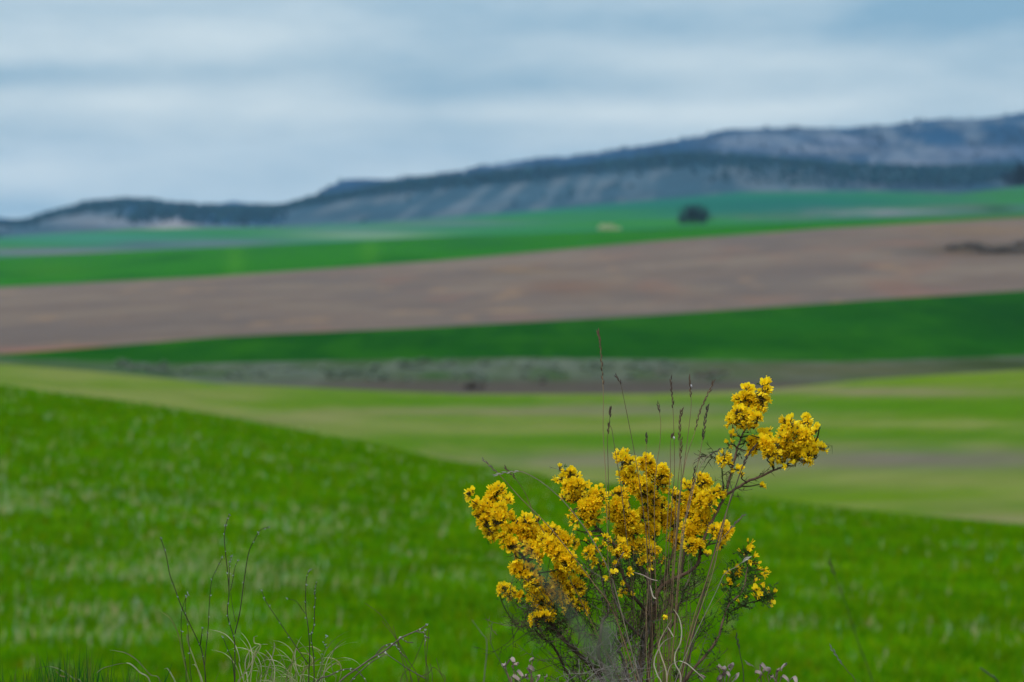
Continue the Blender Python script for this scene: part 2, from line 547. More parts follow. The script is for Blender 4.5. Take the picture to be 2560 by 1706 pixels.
def paint_valley(X, Y, Z, xd, yd):
    pale, green, vivid, grey, tan = alb((130, 140, 78)), alb((98, 132, 36)), alb((78, 126, 0)), alb((120, 118, 98)), alb((132, 132, 92))
    w = 6 * (fbm(X / 22.0, Y / 60.0, 31) - 0.5)
    y = yd + w * 2.0
    c = np.tile(green, (len(X), 1))
    nn = fbm(X / 40.0, Y / 9.0, 33)
    c = blend(c, 0.7 * sstep(0.45, 0.65, nn), pale)
    c = blend(c, 0.5 * sstep(0.5, 0.7, fbm(X / 60.0, Y / 12.0, 35)), vivid)
    c = blend(c, 0.45 * sstep(0.5, 0.7, fbm(X / 5.0, Y / 11.0, 37)), vivid)
    c = blend(c, 0.45 * sstep(0.52, 0.72, fbm(X / 4.0, Y / 9.0, 38)), pale)
    for px, py, rx, ry, cc, k in ((150, 862, 330, 18, pale, .75), (420, 905, 300, 16, pale, .7), (1000, 925, 330, 11, vivid, .95), (1150, 946, 420, 10, tan, .95), (1560, 942, 330, 12, grey, .85),
                                  (900, 985, 430, 22, pale, .7), (1300, 1012, 300, 16, vivid, .9), (1520, 1018, 260, 18, vivid, .8), (650, 965, 180, 12, tan, .5), (1400, 1060, 330, 18, grey, .75),
                                  (2000, 900, 330, 8, alb((138, 130, 100)), .9), (2150, 868, 280, 12, alb((104, 138, 30)), .9), (2050, 935, 440, 20, vivid, 1), (2100, 975, 420, 7, pale, .85),
                                  (2100, 1003, 450, 12, vivid, .95), (2130, 1054, 470, 26, alb((118, 114, 100)), 1), (2050, 1100, 420, 22, pale, .7), (2000, 1142, 300, 14, alb((94, 132, 16)), .8),
                                  (2250, 1160, 240, 14, alb((108, 126, 64)), .7), (2250, 1194, 260, 14, tan, .9), (1750, 1120, 200, 14, alb((96, 126, 50)), .6)):
        c = blend(c, k * patch(xd, y, px, py, rx, ry), cc)
    c = blend(c, 0.16 * sstep(0.5, 0.7, fbm(X / 5.0, Y / 11.0, 37)), vivid)
    return c


def paint_scrub(X, Y, Z, xd, yd):
    d = 280
    c = np.tile(alb((80, 98, 76), d), (len(X), 1))
    c = blend(c, sstep(0.4, 0.6, fbm(X / 6, Y / 8.0, 41)), alb((92, 106, 94), d))
    c = blend(c, 0.7 * sstep(0.45, 0.65, fbm(X / 2.2, Y / 45.0, 42)), alb((100, 114, 98), d))
    c = blend(c, 0.7 * sstep(0.5, 0.7, fbm(X / 3.0, Y / 35.0, 43)), alb((64, 92, 58), d))
    c = blend(c, 0.5 * sstep(0.52, 0.7, fbm(X / 9.0, Y / 30.0, 44)), alb((50, 94, 44), d))
    c = blend(c, 0.9 * sstep(862, 885, yd) * sstep(450, 900, xd) * (1 - sstep(1800, 2050, xd)), alb((88, 84, 80), d))
    c = blend(c, 0.85 * patch(xd, yd, 1950, 852, 420, 20), alb((92, 96, 74), d))
    c = blend(c, 0.9 * patch(xd, yd, 2300, 838, 200, 14), alb((56, 74, 46), d))
    return c


def paint_wheat(X, Y, Z, xd, yd):
    d = 390
    c = np.tile(alb((32, 90, 28), d), (len(X), 1))
    c = blend(c, 0.8 * sstep(0.45, 0.65, fbm(X / 18, Y / 26.0, 51)), alb((40, 98, 26), d))
    c = blend(c, 0.7 * sstep(0.5, 0.7, fbm(X / 14, Y / 30.0, 52)), alb((24, 80, 34), d))
    c = blend(c, 0.55 * sstep(0.5, 0.7, fbm(X / 5.0, Y / 45.0, 53)), alb((44, 104, 26), d))
    c = blend(c, 0.5 * sstep(0.52, 0.72, fbm(X / 7.0, Y / 18.0, 54)), alb((24, 78, 30), d))
    c = blend(c, 0.8 * patch(xd, yd, 1800, 748, 150, 14), alb((36, 100, 20), d))
    c = blend(c, 0.7 * patch(xd, yd, 2330, 730, 160, 60), alb((16, 70, 24), d))
    c = blend(c, 0.6 * patch(xd, yd, 1700, 825, 200, 12), alb((58, 112, 48), d))
    return c


def paint_plough(X, Y, Z, xd, yd):
    d = 650
    c = np.tile(alb((120, 112, 106), d), (len(X), 1))
    t = Y + 0.25 * X
    c = blend(c, 0.75 * sstep(0.42, 0.68, fbm(X / 20, t / 42.0, 61)), alb((130, 122, 112), d))
    c = blend(c, 0.75 * sstep(0.5, 0.72, fbm(X / 26, t / 50.0, 62)), alb((110, 106, 104), d))
    c = blend(c, 0.6 * sstep(0.56, 0.74, fbm(X / 16, t / 45.0, 63) * (0.9 + 0.18 * np.clip(X / 120, -1, 1))), alb((134, 112, 102), d))
    c = blend(c, 0.8 * sstep(0.66, 0.8, fbm(X / 9, t / 30.0, 64)), alb((144, 126, 108), d))
    for px, py, rx, ry, cc, k in ((1310, 660, 120, 16, (122, 102, 92), .7), (2120, 670, 120, 14, (126, 108, 102), .7), (120, 806, 180, 7, (150, 112, 100), .9), (210, 800, 60, 5, (150, 102, 80), .8),
                                  (2280, 575, 160, 13, (78, 74, 68), .95), (2260, 530, 150, 12, (136, 118, 98), .7), (1200, 622, 90, 8, (140, 122, 100), .6)):
        c = blend(c, k * patch(xd, yd, px, py, rx, ry), alb(cc, d))
    return c


def paint_green(X, Y, Z, xd, yd):
    d = 1050
    c = np.tile(alb((48, 122, 52), d), (len(X), 1))
    c = blend(c, 0.8 * sstep(0.5, 0.66, fbm(X / 40, Y / 120.0, 71)), alb((38, 108, 54), d))
    for px, py, rx, ry, cc, k in ((540, 600, 22, 40, (66, 136, 52), .8), (850, 575, 22, 30, (66, 134, 58), .8), (120, 620, 90, 18, (62, 128, 46), .7), (1100, 560, 120, 16, (38, 106, 64), .7),
                                  (2200, 494, 260, 8, (78, 104, 74), .7)):
        c = blend(c, k * patch(xd, yd, px, py, rx, ry), alb(cc, d))
    return c


def paint_plain(X, Y, Z, xd, yd):
    d = 1700
    rough_ = 0.35 + 0.75 * sstep(0.35, 0.6, fbm(X / 14.0, Y / 60.0, 83))
    teal, grn, grey, pale = alb((52, 126, 110), d), alb((58, 134, 84), d), alb((108, 122, 134), d), alb((116, 150, 130), d)
    c = np.tile(grn, (len(X), 1))
    c = blend(c, 0.95 * sstep(0.40, 0.55, fbm(X / 300, Y / 130.0, 81)), teal)
    for px, py, rx, ry, cc, k in ((1750, 472, 460, 34, alb((40, 112, 108), d), 1), (150, 580, 330, 9, alb((112, 122, 132), d), 1), (480, 560, 200, 10, alb((100, 120, 132), d), .9),
                                  (180, 548, 260, 12, alb((66, 136, 124), d), .9), (840, 542, 170, 8, alb((122, 156, 132), d), .95), (800, 528, 170, 6, alb((104, 138, 140), d), .7),
                                  (1030, 513, 200, 7, alb((98, 126, 132), d), .9), (1400, 498, 180, 10, alb((56, 130, 92), d), .8), (1500, 514, 300, 8, alb((60, 136, 72), d), .8),
                                  (2020, 489, 220, 11, alb((112, 128, 136), d), .9), (1990, 486, 60, 6, alb((140, 150, 152), d), .8), (2110, 484, 50, 6, alb((138, 146, 150), d), .8), (1780, 500, 160, 6, alb((100, 118, 112), d), .7), (2250, 478, 130, 10, alb((92, 112, 112), d), .8),
                                  (2250, 444, 170, 14, alb((60, 124, 84), d), .9), (2290, 480, 40, 8, alb((36, 92, 76), d), .8), (330, 562, 70, 6, alb((80, 104, 122), d), .8)):
        c = blend(c, k * patch(xd, yd, px, py, rx, ry) * (rough_ if px > 1700 and py > 480 else 1), cc)
    return c


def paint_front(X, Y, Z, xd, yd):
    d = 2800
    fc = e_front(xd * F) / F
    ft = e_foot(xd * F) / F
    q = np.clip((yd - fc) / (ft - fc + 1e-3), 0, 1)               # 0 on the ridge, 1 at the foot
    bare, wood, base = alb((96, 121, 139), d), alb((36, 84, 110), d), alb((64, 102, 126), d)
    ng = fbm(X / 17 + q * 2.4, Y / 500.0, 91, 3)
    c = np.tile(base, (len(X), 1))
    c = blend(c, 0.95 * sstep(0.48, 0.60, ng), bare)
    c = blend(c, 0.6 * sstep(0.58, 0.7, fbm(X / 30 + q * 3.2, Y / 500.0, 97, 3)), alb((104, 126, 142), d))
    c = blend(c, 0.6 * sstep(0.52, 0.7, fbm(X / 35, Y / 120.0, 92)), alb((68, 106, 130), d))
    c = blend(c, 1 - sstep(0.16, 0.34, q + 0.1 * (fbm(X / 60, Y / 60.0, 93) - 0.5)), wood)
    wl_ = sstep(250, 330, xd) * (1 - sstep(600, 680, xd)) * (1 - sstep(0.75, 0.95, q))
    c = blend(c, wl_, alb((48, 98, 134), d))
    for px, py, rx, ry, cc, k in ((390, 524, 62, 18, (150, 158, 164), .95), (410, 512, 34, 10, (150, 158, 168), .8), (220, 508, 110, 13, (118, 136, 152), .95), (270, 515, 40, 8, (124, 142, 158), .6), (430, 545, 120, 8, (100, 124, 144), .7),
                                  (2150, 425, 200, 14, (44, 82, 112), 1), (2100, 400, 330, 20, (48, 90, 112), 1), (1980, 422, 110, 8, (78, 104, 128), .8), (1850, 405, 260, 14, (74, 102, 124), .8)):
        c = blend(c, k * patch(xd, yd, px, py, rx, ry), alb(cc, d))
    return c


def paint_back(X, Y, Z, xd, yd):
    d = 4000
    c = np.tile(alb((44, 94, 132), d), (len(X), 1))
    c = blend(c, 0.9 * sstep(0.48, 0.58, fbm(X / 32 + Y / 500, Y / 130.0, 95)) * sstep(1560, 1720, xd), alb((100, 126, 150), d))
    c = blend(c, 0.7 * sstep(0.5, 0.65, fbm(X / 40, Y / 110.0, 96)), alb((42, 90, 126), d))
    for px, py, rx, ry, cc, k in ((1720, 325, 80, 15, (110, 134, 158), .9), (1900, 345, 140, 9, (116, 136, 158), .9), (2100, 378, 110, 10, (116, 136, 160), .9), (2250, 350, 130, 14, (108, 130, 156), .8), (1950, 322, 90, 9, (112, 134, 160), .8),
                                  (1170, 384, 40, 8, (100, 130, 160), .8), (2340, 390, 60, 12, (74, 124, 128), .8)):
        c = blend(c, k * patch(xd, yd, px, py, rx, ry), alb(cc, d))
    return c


strip_obj('ground_bank', 'bank', M_NEAR, paint_bank)
strip_obj('near_field', 'near_field', M_NEAR, paint_near)
strip_obj('valley_field', 'valley_field', M_FIELD, paint_valley)
strip_obj('scrub_ground', 'scrub_ground', M_FIELD, paint_scrub)
strip_obj('wheat_field', 'wheat_field', M_FIELD, paint_wheat)
strip_obj('ploughed_field', 'ploughed_field', M_SOIL, paint_plough)
strip_obj('green_field', 'green_field', M_FAR, paint_green)
strip_obj('plain_ground', 'plain', M_FAR, paint_plain)
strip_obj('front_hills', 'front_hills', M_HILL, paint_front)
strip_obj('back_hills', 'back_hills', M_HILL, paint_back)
strip_obj('far_ground', 'far_plain', M_HILL, lambda X, Y, Z, xd, yd: np.tile(alb((70, 110, 140), 3500), (len(X), 1)))

# two faint ranges on the horizon
def range_mesh(name, pts, Y, depth):
    pp = np.array(pts, float) * F
    xs = np.linspace(pp[0, 0], pp[-1, 0], 60)
    V, Fc = [], []
    for x in xs:
        yy = np.interp(x, pp[:, 0], pp[:, 1])
        top = at(x, yy, Y); top[2] += 4 * (fbm(top[0] / 90, 0.0, 3) - 0.5)
        X = top[0]
        V += [(X, Y - depth, -32), (X * (Y - depth / 2) / Y, Y - depth / 2, -32 + (top[2] + 32) * 0.6), tuple(top), (X, Y + depth, -32)]
    for i in range(len(xs) - 1):
        for k in range(3):
            Fc.append((4 * i + k, 4 * i + 4 + k, 4 * i + 5 + k, 4 * i + 1 + k))
    o = link_mesh(name, V, Fc, M_HILL, None, np.tile(alb((62, 108, 150), 4500), (len(V), 1)))
    return tag(o, kind='structure')
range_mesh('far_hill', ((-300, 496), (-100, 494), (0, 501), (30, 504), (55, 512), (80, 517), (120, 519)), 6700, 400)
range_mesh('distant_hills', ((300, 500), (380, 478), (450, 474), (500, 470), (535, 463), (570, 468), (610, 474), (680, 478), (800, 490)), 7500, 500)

# ------------------------------------------------------------------ woods on the hills (one mass of small crowns)
def wood(name, sname, n, ybounds, keep, hmin, hmax, cols, dist, label):
    s = strips[sname]
    m = int(n * 3)
    Y = rng.uniform(*ybounds, m); u = rng.uniform(-0.30, 0.30, m)
    X = u * Y
    Z = ground_fast(sname, X, Y)
    xd, yd = project(np.stack([X, Y, Z], 1)); xd, yd = xd / F, yd / F
    k = keep(X, Y, xd, yd) > rng.uniform(0, 1, m)
    X, Y, Z = X[k][:n], Y[k][:n], Z[k][:n]
    N = len(X)
    h = rng.uniform(hmin, hmax, N); r = h * rng.uniform(0.32, 0.5, N)
    # each crown: a lumpy double cone of 5 sides
    ang = np.arange(5) * 2 * PI / 5
    V = np.zeros((N, 12, 3)); 
    V[:, 0] = np.stack([X, Y, Z - 0.5], 1)
    for lev, (hz, rr) in enumerate(((0.35, 1.0), (0.75, 0.75))):
        for q in range(5):
            jit = rng.uniform(0.7, 1.25, N)
            V[:, 1 + lev * 5 + q, 0] = X + r * rr * jit * math.cos(ang[q] + lev * 0.6)
            V[:, 1 + lev * 5 + q, 1] = Y + r * rr * jit * math.sin(ang[q] + lev * 0.6)
            V[:, 1 + lev * 5 + q, 2] = Z + h * hz * rng.uniform(0.85, 1.15, N)
    V[:, 11] = np.stack([X, Y, Z + h], 1)
    fs = []
    for q in range(5):
        q2 = (q + 1) % 5
        fs += [(0, 1 + q2, 1 + q), (1 + q, 1 + q2, 6 + q2), (1 + q, 6 + q2, 6 + q), (6 + q, 6 + q2, 11)]
    fs = np.array(fs)
    faces = (fs[None] + 12 * np.arange(N)[:, None, None]).reshape(-1, 3)
    ci = rng.integers(0, len(cols), N)
    c = np.array([alb(cc, dist) for cc in cols])[ci] * rng.uniform(0.75, 1.25, N)[:, None]
    o = link_mesh(name, V.reshape(-1, 3), faces, M_LEAF, None, np.repeat(c, 12, 0), smooth=False)
    return tag(o, label, 'wood', None, 'stuff')


def keep_front(X, Y, xd, yd):
    fc = e_front(xd * F) / F; ft = e_foot(xd * F) / F
    q = (yd - fc) / (ft - fc)
    k = 1 - sstep(0.14, 0.32, q)
    k = np.maximum(k, 0.025 * sstep(0.5, 0.62, fbm(X / 50, Y / 150.0, 92)))
    k = np.maximum(k, sstep(250, 330, xd) * (1 - sstep(600, 680, xd)) * (1 - sstep(0.7, 0.9, q)) * 0.9 * (1 - patch(xd, yd, 390, 524, 62, 16)))
    k = np.maximum(k, patch(xd, yd, 2150, 422, 220, 18) + patch(xd, yd, 2100, 398, 330, 20))
    return k
wood('woodland', 'front_hills', 9000, (2420, 4100), keep_front, 3, 7, ((44, 92, 118), (42, 92, 120), (54, 102, 122)), 2900, 'dark blue-green woods along the crest of the nearer hills')
wood('ridge_woodland', 'back_hills', 6000, (3750, 5000),
     lambda X, Y, xd, yd: (0.35 + 0.65 * sstep(4350, 4560, Y)) * sstep(0.38, 0.55, fbm(X / 40, Y / 110.0, 96)) * (1 - 0.9 * sstep(0.48, 0.58, fbm(X / 32 + Y / 500, Y / 130.0, 95))),
     3, 7, ((50, 96, 132), (44, 90, 128)), 4100, 'bluish woods on the slopes and crest of the farther hills')

# ------------------------------------------------------------------ trees and shrubs of the middle distance
def leaf_crown(c, r, n, cols, dist, size, lobes=7, seed=1, floor=None):
    """A crown of many small leaf faces gathered in uneven lobes."""
    g = np.random.default_rng(seed)
    mb = MB()
    c, r = np.asarray(c, float), np.asarray(r, float)
    L = [(c + r * g.uniform(-0.55, 0.55, 3), g.uniform(0.35, 0.6)) for _ in range(lobes)]
    for _ in range(n):
        lc, lr = L[g.integers(0, lobes)]
        d = g.normal(size=3); d /= np.linalg.norm(d)
        p = lc + d * r * lr * g.uniform(0.55, 1.0)
        if floor is not None and p[2] < floor: p[2] = floor + abs(g.normal(0, .3))
        a = g.normal(size=3); a /= np.linalg.norm(a); b = np.cross(a, g.normal(size=3)); b /= np.linalg.norm(b) + 1e-9
        s = size * g.uniform(0.6, 1.4)
        col = alb(cols[g.integers(0, len(cols))], dist) * g.uniform(0.75, 1.25)
        mb.add([p - a * s - b * s * .6, p + a * s - b * s * .6, p + a * s * .8 + b * s * .7, p - a * s * .7 + b * s * .6], [(0, 1, 2, 3)], 0, col)
    return mb


def tree(name, x, y_base, Y, h, w, cols, label, dist, n=700, seed=1, group=None):
    p = at(x, y_base, Y)
    t = empty(name, p, label, 'tree', group)
    g = np.random.default_rng(seed)
    tr = MB()
    bc = alb((60, 52, 44), dist)
    tr.tube(spline([p + [0, 0, -0.4], p + [w * .02, 0, h * .25], p + [-w * .02, 0, h * .6]], 6), np.linspace(h * .045, h * .02, 6), 7, 0, bc)
    for k in range(6):
        a = g.uniform(0, 2 * PI); q = p + [0, 0, h * g.uniform(.25, .5)]
        tr.tube(spline([q, q + [math.cos(a) * w * .18, math.sin(a) * w * .18, h * .12], q + [math.cos(a) * w * .34, math.sin(a) * w * .34, h * .3]], 5), np.linspace(h * .018, h * .005, 5), 5, 0, bc)
    tr.build('trunk', M_BARK, t)
    leaf_crown(p + [0, 0, h * .32], (w * .58, w * .5, h * .74), n, cols, dist, h * .055, 14, seed, p[2] + .03 * h).build('crown', M_LEAF, t, smooth=False)
    return t


tree('round_tree', 1597 * F, 514 * F, 1150, 9.6, 15.5, ((54, 84, 98), (46, 76, 92), (60, 92, 98)), 'dark rounded lone tree standing in the green field before the hills', 1150, 900, 3)
tree('tall_tree', 2346 * F, 424 * F, 1900, 18, 11, ((36, 72, 92), (22, 54, 80)), 'tall dark tree at the right edge in front of the hills', 1900, 900, 5)
tree('low_tree', 2330 * F, 427 * F, 1980, 13, 20, ((30, 66, 92), (24, 58, 84)), 'low broad dark tree beside the tall one at the right edge', 1980, 600, 6)

# long pale straw stack in the green field: two tiers of bales
ps = at(1400 * F, 527 * F, 1200)
st = empty('straw_stack', ps, 'long pale straw stack standing in the green field left of the lone tree', 'straw stack')
for tier, nb in ((0, 8), (1, 5)):
    for k in range(nb):
        mb = MB(); wx, dy, hz = 1.35, 2.2, 1.35
        cx = ps[0] + (k - (nb - 1) / 2) * 1.45 - tier * 1.2 + random.uniform(-.05, .05); cz = ps[2] - .25 + tier * 1.38
        q = [(sx * wx / 2, sy * dy / 2, z) for z in (0, hz) for sx, sy in ((-1, -1), (1, -1), (1, 1), (-1, 1))]
        cv = [(cx + a * (0.97 if z else 1), ps[1] + b, cz + z) for a, b, z in q]
        mb.add(cv, [(3, 2, 1, 0), (4, 5, 6, 7), (0, 1, 5, 4), (1, 2, 6, 5), (2, 3, 7, 6), (3, 0, 4, 7)], 0, alb((178, 196, 150), 1200) * random.uniform(.9, 1.1))
        mb.build('straw_bale', M_STRAW, st, smooth=False)


def shrub(x, y, Y, w, h, cols, label, group, seed, n=170, src=None):
    p = at(x * F, y * F, Y)
    p[2] = ground(np.array([p[0]]), np.array([p[1]]))[0]
    if src is None:
        t = empty('shrub', p, label, 'shrub', group)
        g = np.random.default_rng(seed); sm = MB()
        for k in range(6):
            a = g.uniform(0, 2 * PI)
            sm.tube([p + [0, 0, -.1], p + [math.cos(a) * w * .15, math.sin(a) * w * .15, h * .3], p + [math.cos(a) * w * .3, math.sin(a) * w * .3, h * .65]], [.03, .02, .01], 4, 0, alb((84, 78, 70)))
        sm.build('stem', M_BARK, t)
        leaf_crown(p + [0, 0, h * .5], (w * .5, w * .5, h * .48), n, cols, 280, h * .09, 6, seed).build('crown', M_SHRUB, t, smooth=False)
        return t
    t = src.copy(); COL.objects.link(t); t.location = p
    t.location.z -= 0.22 * h; t.scale = (w, w, h); t.rotation_euler = (0, 0, random.uniform(0, 6.28))
    tag(t, label, None, group)
    for ch in src.children:
        c = ch.copy(); COL.objects.link(c); c.parent = t
    return t


# grey-green shrubs along the scrub strip
G1 = 'grey-green shrubs along the scrub strip'
G2 = 'dark brown shrubs along the scrub strip'
pal = ((130, 152, 132), (124, 150, 126), (150, 170, 152), (116, 144, 112))
drk = ((140, 136, 130), (146, 138, 132), (128, 132, 118))
protoA = shrub(760, 862, 275, 1.0, 1.0, pal, 'pale grey-green shrub in the scrub strip beyond the striped meadow', G1, 11, 170)
protoB = shrub(1080, 897, 258, 1.0, 1.0, drk, 'dark brownish shrub low in the scrub strip beyond the striped meadow', G2, 12, 170)
protoA.scale = (2.0, 2.0, 1.2); protoB.scale = (2.4, 2.4, 1.0)
g = np.random.default_rng(5)
for k in range(80):
    x = g.uniform(280, 1640); hi = float(e_scrub(x * F)) / F; lo = float(e_valley(x * F)) / F
    if lo - hi < 14: continue
    t_ = g.uniform(0.04, 0.75); Y = 318 - 62 * t_
    shrub(x, hi, Y, g.uniform(1.0, 3.0), g.uniform(0.35, 0.95), pal, 'pale grey-green shrub in the scrub strip beyond the striped meadow', G1, 0, src=protoA)
for k in range(5):
    x = g.uniform(700, 2300) if k % 3 else g.uniform(1000, 1500); t_ = g.uniform(0.45, 0.97); Y = 318 - 62 * t_
    shrub(x, 850, Y, g.uniform(1.2, 3.2), g.uniform(0.4, 0.9), drk, 'dark brownish shrub low in the scrub strip beyond the striped meadow', G2, 0, src=protoB)
# shrubs in the gully of the ploughed field
G3 = 'shrubs in the gully of the ploughed field'
for k in range(9):
    x = 2190 + 24 * k + g.uniform(-8, 8)
    y = 588 - 0.06 * (x - 2190) + g.uniform(-3, 3)
    Yp = 640 + g.uniform(-25, 25)
    shrub(x, y, Yp, g.uniform(5, 9), g.uniform(1.5, 2.6), drk, 'dark low shrub in the gully cutting the ploughed field at right', G3, 0, src=protoB)

# ------------------------------------------------------------------ grass of the near field
NB = 440000
yy = np.sqrt(rng.uniform(0, 1, NB * 2)) ; u = rng.uniform(-0.40, 0.40, NB * 2)
Y = 9.5 * (80 / 9.5) ** rng.uniform(0, 1, NB * 2)             # even in the logarithm of distance
X = u * (Y + 1.0)
cr = np.interp(CX + K * X / Y, [0, 1280, 2560], [75, 55, 42])
ok = Y < cr * 1.06
X, Y = X[ok][:NB], Y[ok][:NB]
# gather blades into tufts
cell = 0.04 * 2.0 ** np.clip(np.floor(np.log2(Y / 11.0) + 0.35 * rng.uniform(-1, 1, len(Y))), 0, 2)
jx, jy = np.floor(X / cell), np.floor(Y / cell)
hx, hy = _hash(jx.astype(np.int64), jy.astype(np.int64), 3), _hash(jx.astype(np.int64), jy.astype(np.int64), 4)
X = (jx + hx) * cell + rng.normal(0, 0.22, len(X)) * cell
Y = (jy + hy) * cell + rng.normal(0, 0.22, len(X)) * cell
Z = ground_fast('near_field', X, Y)
N = len(X)
tuft = _hash(jx.astype(np.int64), jy.astype(np.int64), 5)
tuft2 = _hash(jx.astype(np.int64), jy.astype(np.int64), 6)
band = fbm(X / 2.6 + 40, Y / 1.1 + 0.25 * X, 101, 4)
px, py = project(np.stack([X, Y, Z], 1)); px, py = px / F, py / F
dens = 0.007 + 0.12 * sstep(0.54, 0.72, band)
dens = dens * (0.55 + 0.45 * sstep(930, 1250, py)) * (0.55 + 0.7 * (1 - sstep(300, 2000, px)))
dens = dens + (0.50 * patch(px, py, 120, 1165, 260, 26) + 0.18 * patch(px, py, 620, 1230, 260, 30) + 0.16 * patch(px, py, 450, 1310, 400, 40)) * sstep(0.35, 0.6, fbm(X / 0.8, Y / 0.8, 77))
dry = tuft < np.clip(dens, 0, .75)
h = np.where(dry, rng.uniform(0.05, 0.125, N), rng.uniform(0.03, 0.085, N)) * np.clip(0.8 + Y / 60, 0.8, 1.4)
wd = np.clip(Y * 0.0005, 0.006, 0.03) * rng.uniform(0.7, 1.3, N) * np.where(dry, 0.75, 1.0)
az = rng.uniform(0, 2 * PI, N); ln = rng.uniform(0.05, 0.6, N) * h
azl = rng.normal(0.6, 1.6, N)
dx, dy = np.cos(azl) * ln, np.sin(azl) * ln
sx, sy = np.cos(az) * wd / 2, np.sin(az) * wd / 2
B = np.stack([X, Y, Z - 0.01], 1)
V = np.zeros((N, 5, 3))
V[:, 0] = B - np.stack([sx, sy, 0 * sx], 1); V[:, 1] = B + np.stack([sx, sy, 0 * sx], 1)
mid = B + np.stack([dx * .35, dy * .35, h * .6], 1)
V[:, 2] = mid + np.stack([sx, sy, 0 * sx], 1) * .8; V[:, 3] = mid - np.stack([sx, sy, 0 * sx], 1) * .8
V[:, 4] = B + np.stack([dx, dy, h], 1)
o5 = 5 * np.arange(N)[:, None]
quads = o5 + np.array([[0, 1, 2, 3]]); tris = o5 + np.array([[3, 2, 4]])
greens = np.array([alb((72, 130, 0)), alb((60, 124, 0)), alb((86, 132, 0)), alb((46, 114, 0)), alb((70, 128, 0))]) * [2.08, 1.62, .3]
cg = greens[(tuft2 * 4.99).astype(int)] * (0.88 + 0.24 * _hash(jx.astype(np.int64), jy.astype(np.int64), 8))[:, None]
straws = np.array([alb((160, 168, 120)), alb((144, 164, 104)), alb((168, 160, 120)), alb((140, 168, 130))]) * 1.45
cs = straws[(tuft2 * 3.99).astype(int)]
cg *= (0.82 + 0.32 * sstep(0.3, 0.7, fbm(X / 0.35, Y / 0.5, 111, 3)))[:, None]
cg *= (0.90 + 0.16 * sstep(0.35, 0.65, fbm(X / 1.6, Y / 0.9, 112, 3)))[:, None]
yel = (tuft2 > 0.965) & ~dry
cg[yel] = alb((120, 124, 2))
cc = np.where(dry[:, None], cs, cg) * rng.uniform(0.88, 1.12, N)[:, None]
me = bpy.data.meshes.new('grass')
me.vertices.add(5 * N); me.vertices.foreach_set('co', V.ravel())
lt = np.concatenate([np.full(N, 4), np.full(N, 3)])
lv = np.concatenate([quads.ravel(), tris.ravel()])
me.loops.add(len(lv)); me.loops.foreach_set('vertex_index', lv.astype(np.int32))
me.polygons.add(2 * N)
me.polygons.foreach_set('loop_start', np.concatenate([[0], np.cumsum(lt)[:-1]]).astype(np.int32))
me.update(calc_edges=True); me.validate()
a = me.attributes.new('tint', 'FLOAT_COLOR', 'POINT')
c4 = np.ones((5 * N, 4)); c4[:, :3] = np.repeat(cc, 5, 0)
a.data.foreach_set('color', c4.ravel())
me.materials.append(M_GRASS)
go = bpy.data.objects.new('grass', me); COL.objects.link(go)
tag(go, 'bright green meadow grass with pale dry tufts on the near slope', 'grass', None, 'stuff')

# ------------------------------------------------------------------ the yellow broom bush
def zz(ox, oy, s):
    return lambda x, y: (ox + x / s, oy + y / s)
Z1 = zz(1100, 1180, 3.92); Z2 = zz(1380, 1100, 3.92); Z3 = zz(1560, 900, 3.92); Z4 = zz(1750, 1330, 6.816)
PX = BUSH / K                                                 # metres per photo pixel at the bush
def bp(x, y, d=0.0): return at(x, y, BUSH + d)
base = bp(1600, 1868); base[2] = -0.67
bush = empty('broom_bush', base, 'spiny broom bush covered in yellow blossom at the edge of the grassy bank', 'bush')

